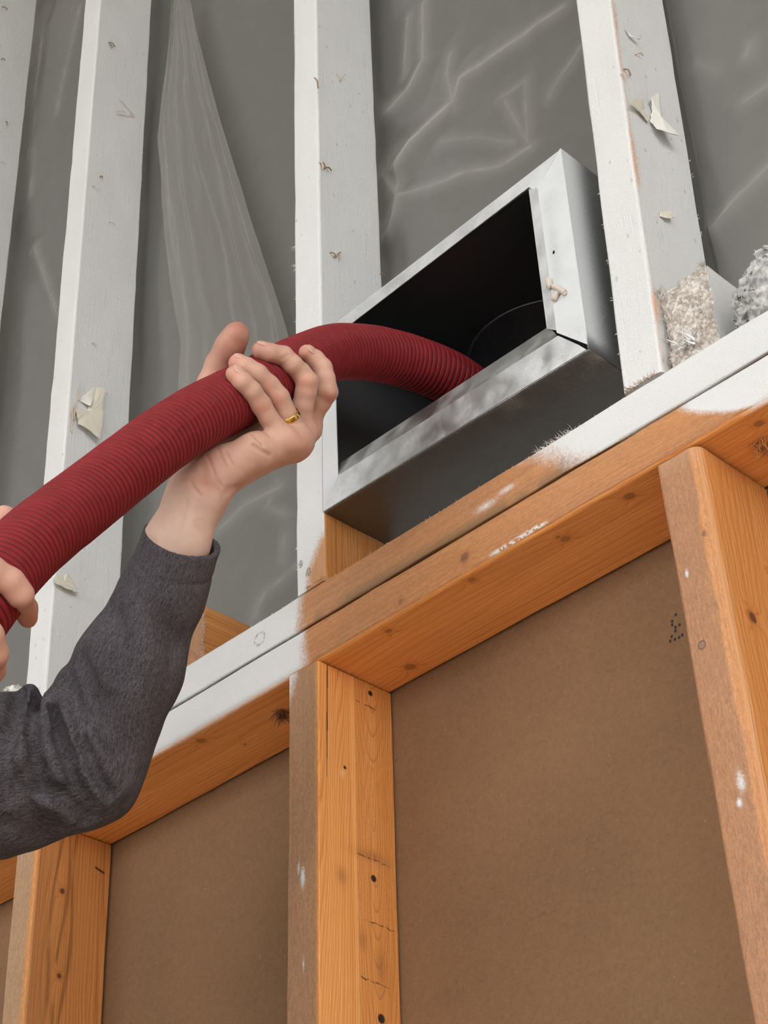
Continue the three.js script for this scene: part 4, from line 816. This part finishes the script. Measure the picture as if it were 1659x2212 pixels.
const skinColor = (p) => {
  const k = n3(p.x * 70, p.y * 70, p.z * 70, 831), q = n3(p.x * 260, p.y * 260, p.z * 260, 832);
  let red = 0; for (const [c, r] of redSpots) red += Math.exp(-p.distanceToSquared(c) / (r * r));
  const fore = step(0.0, 0.09, wrist.y + 0.012 - p.y + 0.02), o = [lerp(0.70, 0.80, fore), lerp(0.41, 0.57, fore), lerp(0.31, 0.46, fore)], m = 0.92 + 0.16 * (k - 0.5) + 0.07 * (q - 0.5);
  mixTo(o, [0.60, 0.24, 0.165], clamp(red * 0.65)); mixTo(o, [0.47, 0.20, 0.15], 0.8 * (1 - step(0.018, 0.046, p.distanceTo(F.thumb[5][0])))); mixTo(o, [0.52, 0.34, 0.25], 0.35 * step(0.55, 0.8, k));  // thumb: ruddy skin, also darkened for the shade of the hand
  let cr = 0; for (const [pts, a, w] of skinLines) { const d = polyDist(p, pts); if (d < w * 3) cr = Math.max(cr, a / 0.0018 * Math.exp(-(d * d) / (w * w))); }
  mixTo(o, [0.36, 0.15, 0.11], cr * 0.35);
  return o.map((c) => c * m);
};
// right hand, mostly beyond the left edge: fingers over the hose, palm behind it
const G = [
  fJ([[-150, 1245, 1.165, 0.0115], [-80, 1215, 1.150, 0.0090], [-20, 1232, 0, 0.0086], [22, 1256, 0, 0.0082], [44, 1284, 0, 0.0078], [55, 1315, 1.176, 0.0072], [60, 1336, 1.182, 0.0064]]),
  fJ([[-190, 1330, 1.150, 0.0115], [-130, 1310, 1.118, 0.0090], [-60, 1335, 0, 0.0088], [-24, 1372, 0, 0.0084], [-13, 1412, 0, 0.0080], [-16, 1445, 1.128, 0.0075], [-24, 1466, 1.133, 0.0066]]),
  fJ([[-225, 1400, 1.130, 0.0110], [-190, 1395, 1.100, 0.0088], [-130, 1425, 0, 0.0085], [-90, 1470, 0, 0.0080], [-80, 1510, 1.085, 0.0072]]),
  fJ([[-255, 1470, 1.110, 0.0105], [-230, 1480, 1.075, 0.0080], [-180, 1510, 0, 0.0076], [-150, 1550, 0, 0.0070], [-140, 1580, 1.045, 0.0062]]),
  [[at(-170, 1330, 1.20), 0.015], [at(-90, 1235, 1.225), 0.0125], [at(-30, 1165, 1.232), 0.0105], [at(10, 1120, 1.25), 0.0092]],
];
const wristR = at(-330, 1500, 1.16), elbowR = at(-620, 1760, 1.20);
const rightSDF = (p) => {
  let d = 1e9; for (const g of G.map2 ?? (G.map2 = G.map(chain))) d = Math.min(d, g(p, 0.005));
  let q = capsule(p, elbowR, wristR, 0.036, 0.024);
  for (const [a, r] of G.map((g) => g[0])) q = smin(q, capsule(p, wristR, a, 0.020, r + 0.001), 0.014);
  d = smin(d, q, 0.008);
  const [h] = hoseNear(p, 300);
  return Math.max(d, HR - 0.0012 - h) + 0.0004 * (n3(p.x * 160, p.y * 160, p.z * 160, 841) - 0.5);
};
// sleeve of the left arm: bent at the elbow, folds gathered inside the bend
const S0 = at(393, 1163, 1.400), S1 = at(350, 1285, 1.400), S2 = at(278, 1440, 1.400), ELB = at(190, 1668, 1.400), U1 = at(150, 1672, 1.400), U2 = at(20, 1672, 1.395), SHO = V(-0.215, -0.30, 0.42);
const cutN = S0.clone().sub(S1).normalize();
const tilt = cutN.clone().addScaledVector(AZ, 0.36).normalize();
const sleeveOuter = (p) => {
  let d = capsule(p, S0.clone().addScaledVector(cutN, 0.05), S1, 0.0292, 0.0320);
  d = smin(d, capsule(p, S1, S2, 0.0318, 0.0402), 0.01);
  d = smin(d, capsule(p, S2, ELB, 0.0402, 0.0425), 0.012);
  d = smin(d, capsule(p, U1, U2, 0.0430, 0.0580), 0.014);
  return smin(d, capsule(p, U2, SHO, 0.0580, 0.066), 0.02);
};
const onSleeve = (list) => list.map(([x, y]) => marchTo(sleeveOuter, x, y, 1.05, 1.5));
const folds = [
  // gathered creases running out of the inner bend of the elbow
  [[[46, 1498], [40, 1530], [32, 1566], [16, 1618], [0, 1660]], 0.013, 0.0055], [[[100, 1478], [82, 1510], [68, 1548], [68, 1585]], 0.015, 0.0055], [[[68, 1588], [80, 1632], [96, 1672], [108, 1703]], 0.012, 0.0055], [[[112, 1536], [122, 1566], [132, 1598], [150, 1640]], 0.011, 0.0055],
  [[[172, 1425], [186, 1470], [202, 1510], [212, 1560]], 0.0055, 0.008], [[[96, 1704], [126, 1713], [156, 1736], [186, 1770]], 0.013, 0.0065], [[[140, 1640], [160, 1690], [196, 1736]], 0.010, 0.0065], [[[176, 1600], [200, 1656], [232, 1712]], 0.007, 0.0065],
  [[[322, 1288], [350, 1330], [380, 1400]], 0.0038, 0.010], [[[20, 1700], [60, 1740], [110, 1790]], 0.008, 0.009], [[[0, 1600], [20, 1660], [30, 1720]], 0.009, 0.008], [[[225, 1520], [235, 1560], [262, 1620]], 0.004, 0.010], [[[300, 1225], [340, 1262], [400, 1290]], 0.0025, 0.008],
  [[[250, 1330], [262, 1400], [262, 1460]], 0.004, 0.011], [[[150, 1470], [160, 1520], [172, 1560]], 0.006, 0.006], [[[20, 1780], [60, 1800], [100, 1812]], 0.006, 0.008],
  [[[64, 1490], [58, 1530], [50, 1580], [38, 1640]], -0.008, 0.0075], [[[122, 1484], [100, 1532], [94, 1572]], -0.009, 0.0075], [[[102, 1735], [132, 1744], [160, 1768]], -0.008, 0.0075], [[[116, 1640], [136, 1694], [168, 1732]], -0.007, 0.007], [[[160, 1600], [184, 1664], [216, 1726]], -0.006, 0.0075], [[[200, 1590], [228, 1656], [258, 1704]], -0.005, 0.0075], [[[92, 1600], [104, 1640], [120, 1680]], -0.006, 0.006], [[[140, 1460], [142, 1510], [150, 1560]], -0.005, 0.007], [[[10, 1640], [30, 1690], [46, 1730]], -0.006, 0.008], [[[300, 1300], [310, 1360], [330, 1420]], -0.003, 0.012],
].map(([l, a, w]) => [onSleeve(l), a, w, boundsOf(onSleeve(l), w * 3)]);
const inBox = (p, [lo, hi]) => p.x > lo.x && p.x < hi.x && p.y > lo.y && p.y < hi.y && p.z > lo.z && p.z < hi.z;
const sleeveSDF = (p) => {
  let d = sleeveOuter(p);
  if (Math.abs(d) < 0.03) {
    const calm = 1.7 * step(-0.028, -0.06, p.clone().sub(S0).dot(tilt));
    if (calm > 0) for (const [pts, a, w, b] of folds) if (inBox(p, b)) { const q = polyDist(p, pts); d += calm * a * Math.exp(-(q * q) / (w * w)); }
    { const q = Math.abs(p.clone().sub(S0).dot(tilt) + 0.020); if (q < 0.005) d += 0.0009 * Math.exp(-(q * q) / 2.6e-6); }
    d += 0.0022 * (n3(p.x * 34, p.y * 34, p.z * 34, 851) - 0.5) + 0.0010 * (n3(p.x * 90, p.y * 90, p.z * 90, 852) - 0.5);
    const h = p.clone().sub(S0).dot(tilt) + 0.002 * (n3(p.x * 40, p.y * 40, p.z * 40, 853) - 0.5);
    if (h > -0.032) d = Math.max(d, -(sleeveOuter(p) + 0.0046));   // hollow towards the cuff
    d = Math.max(d, h);
  } else { const h = p.clone().sub(S0).dot(tilt); d = Math.max(d, h); }
  return d;
};
const clothColor = (p) => { const a = n3(p.x * 1100, p.y * 420, p.z * 1100, 861), b = n3(p.x * 300, p.y * 170, p.z * 300, 862), c = n3(p.x * 40, p.y * 40, p.z * 40, 863), m = 0.92 + 0.2 * (a - 0.5) + 0.1 * (b - 0.5) + 0.25 * (c - 0.5); return [0.150 * m, 0.138 * m, 0.150 * m]; };
{
  const body = [];
  const hp = Object.values(F).flat().map(([v]) => v);
  let [lo, hi] = boundsOf([...hp, wrist, foreA, foreB], 0.024); lo.sub(V(0.012, 0.012, 0.012));
  body.push(surfaceNets(handSDF, lo, hi, 0.0014, skinColor));
  [lo, hi] = boundsOf([...G.flat().map(([v]) => v), wristR], 0.03);
  body.push(surfaceNets(rightSDF, lo, hi, 0.0018, (p) => { const k = n3(p.x * 90, p.y * 90, p.z * 90, 845), t = Math.exp(-Math.pow(p.distanceTo(G[0][6][0]) / 0.02, 2)); const o = [0.66, 0.37, 0.28]; mixTo(o, [0.52, 0.20, 0.15], clamp(0.7 * t + 0.35 * (k - 0.4))); return o; }));
  mesh('body', mergeGeometries(body), skinMat, person, 'bare hands and wrists');
  const sh = [];
  [lo, hi] = boundsOf([S0, S1, S2, ELB, U1, U2, at(-300, 1650, 1.40)], 0.1);
  sh.push(surfaceNets((p) => Math.max(sleeveSDF(p), at(-290, 1650, 1.4).sub(p).dot(AX)), lo, hi, 0.0017, clothColor, clothUV));
  mesh('shirt', mergeGeometries(sh), clothMat, person, 'charcoal knit long sleeve with gathered folds at the elbow');
  // wedding ring
  const c = F.ring[1][0].clone().lerp(F.ring[2][0], 0.75), dir = F.ring[2][0].clone().sub(F.ring[1][0]).normalize(), prof = [];
  for (let i = 0; i <= 16; i++) { const e = i / 16 * Math.PI * 2; prof.push(P2(0.0098 + 0.0008 * Math.cos(e), 0.0024 * Math.sign(Math.sin(e)) * Math.pow(Math.abs(Math.sin(e)), 0.6))); }
  const g = new THREE.LatheGeometry(prof, 48); g.applyQuaternion(new THREE.Quaternion().setFromUnitVectors(V(0, 1, 0), dir)); g.translate(c.x, c.y, c.z);
  mesh('finger_ring', g, new THREE.MeshPhysicalMaterial({ color: new THREE.Color().setRGB(0.80, 0.52, 0.14), metalness: 1, roughness: 0.18 }), person, 'gold ring on the ring finger');
  // finger nails on the backs of the fingertips
  const nailMat = new THREE.MeshPhysicalMaterial({ color: new THREE.Color().setRGB(0.66, 0.38, 0.31), roughness: 0.4 });
  for (const n of ['pinky', 'ring', 'middle', 'index']) {
    const L = F[n], tip = L[L.length - 1], pre = L[L.length - 2], d = tip[0].clone().sub(pre[0]).normalize(), m = tip[0].clone().lerp(pre[0], 0.15), [, axis] = hoseNear(m, 420);
    const out = m.clone().sub(axis); out.addScaledVector(d, -out.dot(d)).normalize();
    const s = new THREE.SphereGeometry(1, 20, 12); s.scale(0.0046, 0.0013, 0.0056);
    s.applyMatrix4(new THREE.Matrix4().makeBasis(new THREE.Vector3().crossVectors(out, d), out, d)); const q = m.clone().addScaledVector(out, tip[1] * 0.86); s.translate(q.x, q.y, q.z);
    mesh('fingernail', s, nailMat, person);
  }
}

// the rest of the person, standing left of the photograph's frame
{
  const L = SHO, R_ = V(-0.10, -0.32, 0.755), chest = V(-0.165, -0.42, 0.59), waist = V(-0.20, -0.68, 0.60), hip = V(-0.21, -0.86, 0.60), fwd = V(0.94, 0, -0.34), rt = V(0.34, 0, 0.94);
  const off = (p, f, r, u) => p.clone().addScaledVector(fwd, f).addScaledVector(rt, r).add(V(0, u, 0));
  const elbR = V(0.02, -0.50, 0.70), wrR = wristR;
  const torso = (p) => {
    let d = capsule(p, L, R_, 0.072, 0.072);
    d = smin(d, capsule(p, off(chest, 0, -0.08, 0), off(chest, 0, 0.08, 0), 0.115, 0.115), 0.08);
    d = smin(d, capsule(p, off(waist, 0, -0.06, 0), off(waist, 0, 0.06, 0), 0.105, 0.105), 0.10);
    d = smin(d, capsule(p, off(hip, 0, -0.07, 0), off(hip, 0, 0.07, 0), 0.118, 0.118), 0.08);
    d = smin(d, capsule(p, R_, elbR, 0.068, 0.05), 0.03);
    d = smin(d, capsule(p, elbR, wrR, 0.050, 0.034), 0.02);
    d = smin(d, capsule(p, L, U2, 0.066, 0.0575), 0.03);
    d = Math.max(d, p.clone().sub(at(-230, 1650, 1.4)).dot(AX));
    const h = p.clone().sub(wrR).dot(wrR.clone().sub(elbR).normalize());
    if (p.distanceTo(wrR) < 0.12) d = Math.max(d, h);
    d = Math.max(d, -0.93 - p.y);
    return d + 0.006 * (n3(p.x * 14, p.y * 14, p.z * 14, 871) - 0.5);
  };
  const shirt = person.children.find((c) => c.name.startsWith('shirt'));
  shirt.geometry = mergeGeometries([shirt.geometry, surfaceNets(torso, V(-0.42, -0.98, 0.2), V(0.22, -0.16, 0.98), 0.006, clothColor, clothUV)]);
  const neck = off(chest, 0.01, 0, 0.17), head = off(chest, 0.055, 0, 0.335), face = (f, r, u) => off(head, f, r, u);
  const headSDF = (p) => {
    const q = p.clone().sub(head), f = q.dot(fwd), r = q.dot(rt), u = q.y;
    let d = (Math.hypot(f / 0.098, r / 0.076, (u - 0.015) / 0.112) - 1) * 0.076;
    d = smin(d, capsule(p, face(0.045, 0, -0.045), face(0.05, 0, -0.085), 0.045, 0.030), 0.04);
    d = smin(d, capsule(p, neck, face(-0.02, 0, -0.06), 0.058, 0.056), 0.03);
    d = smin(d, capsule(p, face(0.092, 0, 0.018), face(0.112, 0, -0.022), 0.009, 0.014), 0.012);
    for (const s of [-1, 1]) { d = smin(d, capsule(p, face(-0.005, s * 0.076, 0.015), face(-0.012, s * 0.082, -0.02), 0.016, 0.009), 0.008); d += 0.007 * Math.exp(-p.distanceToSquared(face(0.092, s * 0.031, 0.018)) / 0.0003); d = smin(d, capsule(p, face(0.082, s * 0.031, 0.016), face(0.083, s * 0.031, 0.016), 0.0125, 0.0125), 0.003); }
    d = smin(d, capsule(p, face(0.092, -0.016, -0.048), face(0.092, 0.016, -0.048), 0.006, 0.006), 0.006);
    d += 0.003 * Math.exp(-Math.pow((u + 0.048) / 0.002, 2)) * (Math.abs(r) < 0.024 && f > 0.05 ? 1 : 0);
    return d;
  };
  const headColor = (p) => { const q = p.clone().sub(head), f = q.dot(fwd), r = Math.abs(q.dot(rt)), u = q.y, o = [0.68, 0.42, 0.32];
    if (f > 0.08 && Math.hypot(r - 0.031, (u - 0.016) * 1.8) < 0.010) mixTo(o, Math.hypot(r - 0.031, u - 0.016) < 0.005 ? [0.05, 0.03, 0.02] : [0.8, 0.78, 0.75], 1);
    if (f > 0.07 && Math.abs(u - 0.038) < 0.005 && Math.abs(r - 0.032) < 0.02) mixTo(o, [0.08, 0.05, 0.03], 0.9);
    if (f > 0.07 && Math.abs(u + 0.048) < 0.009 && r < 0.024) mixTo(o, [0.5, 0.2, 0.17], 0.7);
    return o; };
  const under = (p) => Math.max(Math.min(torso(p) + 0.016, capsule(p, U2, ELB, 0.034, 0.030), capsule(p, ELB, foreB, 0.030, 0.0235), capsule(p, L, U2, 0.045, 0.034), capsule(p, R_, elbR, 0.045, 0.034), capsule(p, elbR, wrR, 0.034, 0.0235)), -0.90 - p.y);
  const arms = (p) => { let d = capsule(p, elbR, wrR, 0.034, 0.0235); return Math.max(d, p.clone().sub(wrR).dot(wrR.clone().sub(elbR).normalize()) - 0.004); };
  const body = person.children.find((c) => c.name.startsWith('body'));
  body.geometry = mergeGeometries([body.geometry, surfaceNets(headSDF, head.clone().sub(V(0.17, 0.24, 0.17)), head.clone().add(V(0.17, 0.17, 0.17)), 0.0035, headColor), surfaceNets(under, V(-0.42, -0.98, 0.12), V(0.22, -0.10, 0.98), 0.007, () => [0.72, 0.44, 0.34])]);
  const hair = (p) => { const q = p.clone().sub(head), f = q.dot(fwd), u = q.y; const d = (Math.hypot((f + 0.006) / 0.106, q.dot(rt) / 0.085, (u - 0.022) / 0.118) - 1) * 0.085 + 0.006 * (n3(p.x * 90, p.y * 40, p.z * 90, 881) - 0.5); return Math.max(d, -(u - 0.055 + (0.03 - f) * 0.0) * 0.8 + (f < 0.02 ? -0.1 : 0) + (f < 0.02 && u < -0.03 ? 0.11 - (u + 0.03) * -0.0 : 0), -headSDF(p) - 0.01); };
  mesh('hair', surfaceNets(hair, head.clone().sub(V(0.17, 0.2, 0.17)), head.clone().add(V(0.17, 0.17, 0.17)), 0.004, (p) => { const k = n3(p.x * 300, p.y * 60, p.z * 300, 882); return [0.05 + 0.06 * k, 0.03 + 0.035 * k, 0.018 + 0.02 * k]; }), new THREE.MeshStandardMaterial({ vertexColors: true, roughness: 0.7 }), person, 'short brown hair');
  const leg = (s) => [off(hip, 0, s * 0.09, -0.03), off(hip, 0.03, s * 0.11, -0.45), V(off(hip, 0, s * 0.13, 0).x, FLOOR + 0.06, off(hip, 0, s * 0.13, 0).z)];
  const legs = [-1, 1].map(leg);
  const trousers = (p) => { let d = capsule(p, off(hip, 0, -0.06, -0.02), off(hip, 0, 0.06, -0.02), 0.112, 0.112); for (const [a, b, c] of legs) { d = smin(d, capsule(p, a, b, 0.092, 0.066), 0.03); d = smin(d, capsule(p, b, c, 0.066, 0.056), 0.02); } return Math.max(d, FLOOR + 0.045 - p.y, p.y + 0.88) + 0.005 * (n3(p.x * 16, p.y * 16, p.z * 16, 891) - 0.5); };
  mesh('trousers', surfaceNets(trousers, V(-0.46, FLOOR, 0.3), V(0.06, -0.78, 0.9), 0.007, (p) => { const k = 0.8 + 0.4 * n3(p.x * 200, p.y * 200, p.z * 200, 892); return [0.05 * k, 0.06 * k, 0.09 * k]; }), new THREE.MeshStandardMaterial({ vertexColors: true, roughness: 0.95 }), person, 'dark work trousers');
  for (const [, , c] of legs) {
    const shoe = (p) => { const a = c.clone().setY(FLOOR + 0.045), b = a.clone().addScaledVector(fwd, 0.17); return Math.max(smin(capsule(p, a.clone().addScaledVector(fwd, -0.03), b, 0.046, 0.040), capsule(p, a, a.clone().add(V(0, 0.07, 0)), 0.05, 0.046), 0.03), FLOOR + 0.001 - p.y); };
    mesh('shoe', surfaceNets(shoe, c.clone().add(V(-0.2, -0.1, -0.2)), c.clone().add(V(0.26, 0.13, 0.2)), 0.006, () => [0.09, 0.06, 0.04]), new THREE.MeshStandardMaterial({ vertexColors: true, roughness: 0.6 }), person, 'brown work shoe');
  }
}

renderer.render(scene, camera);
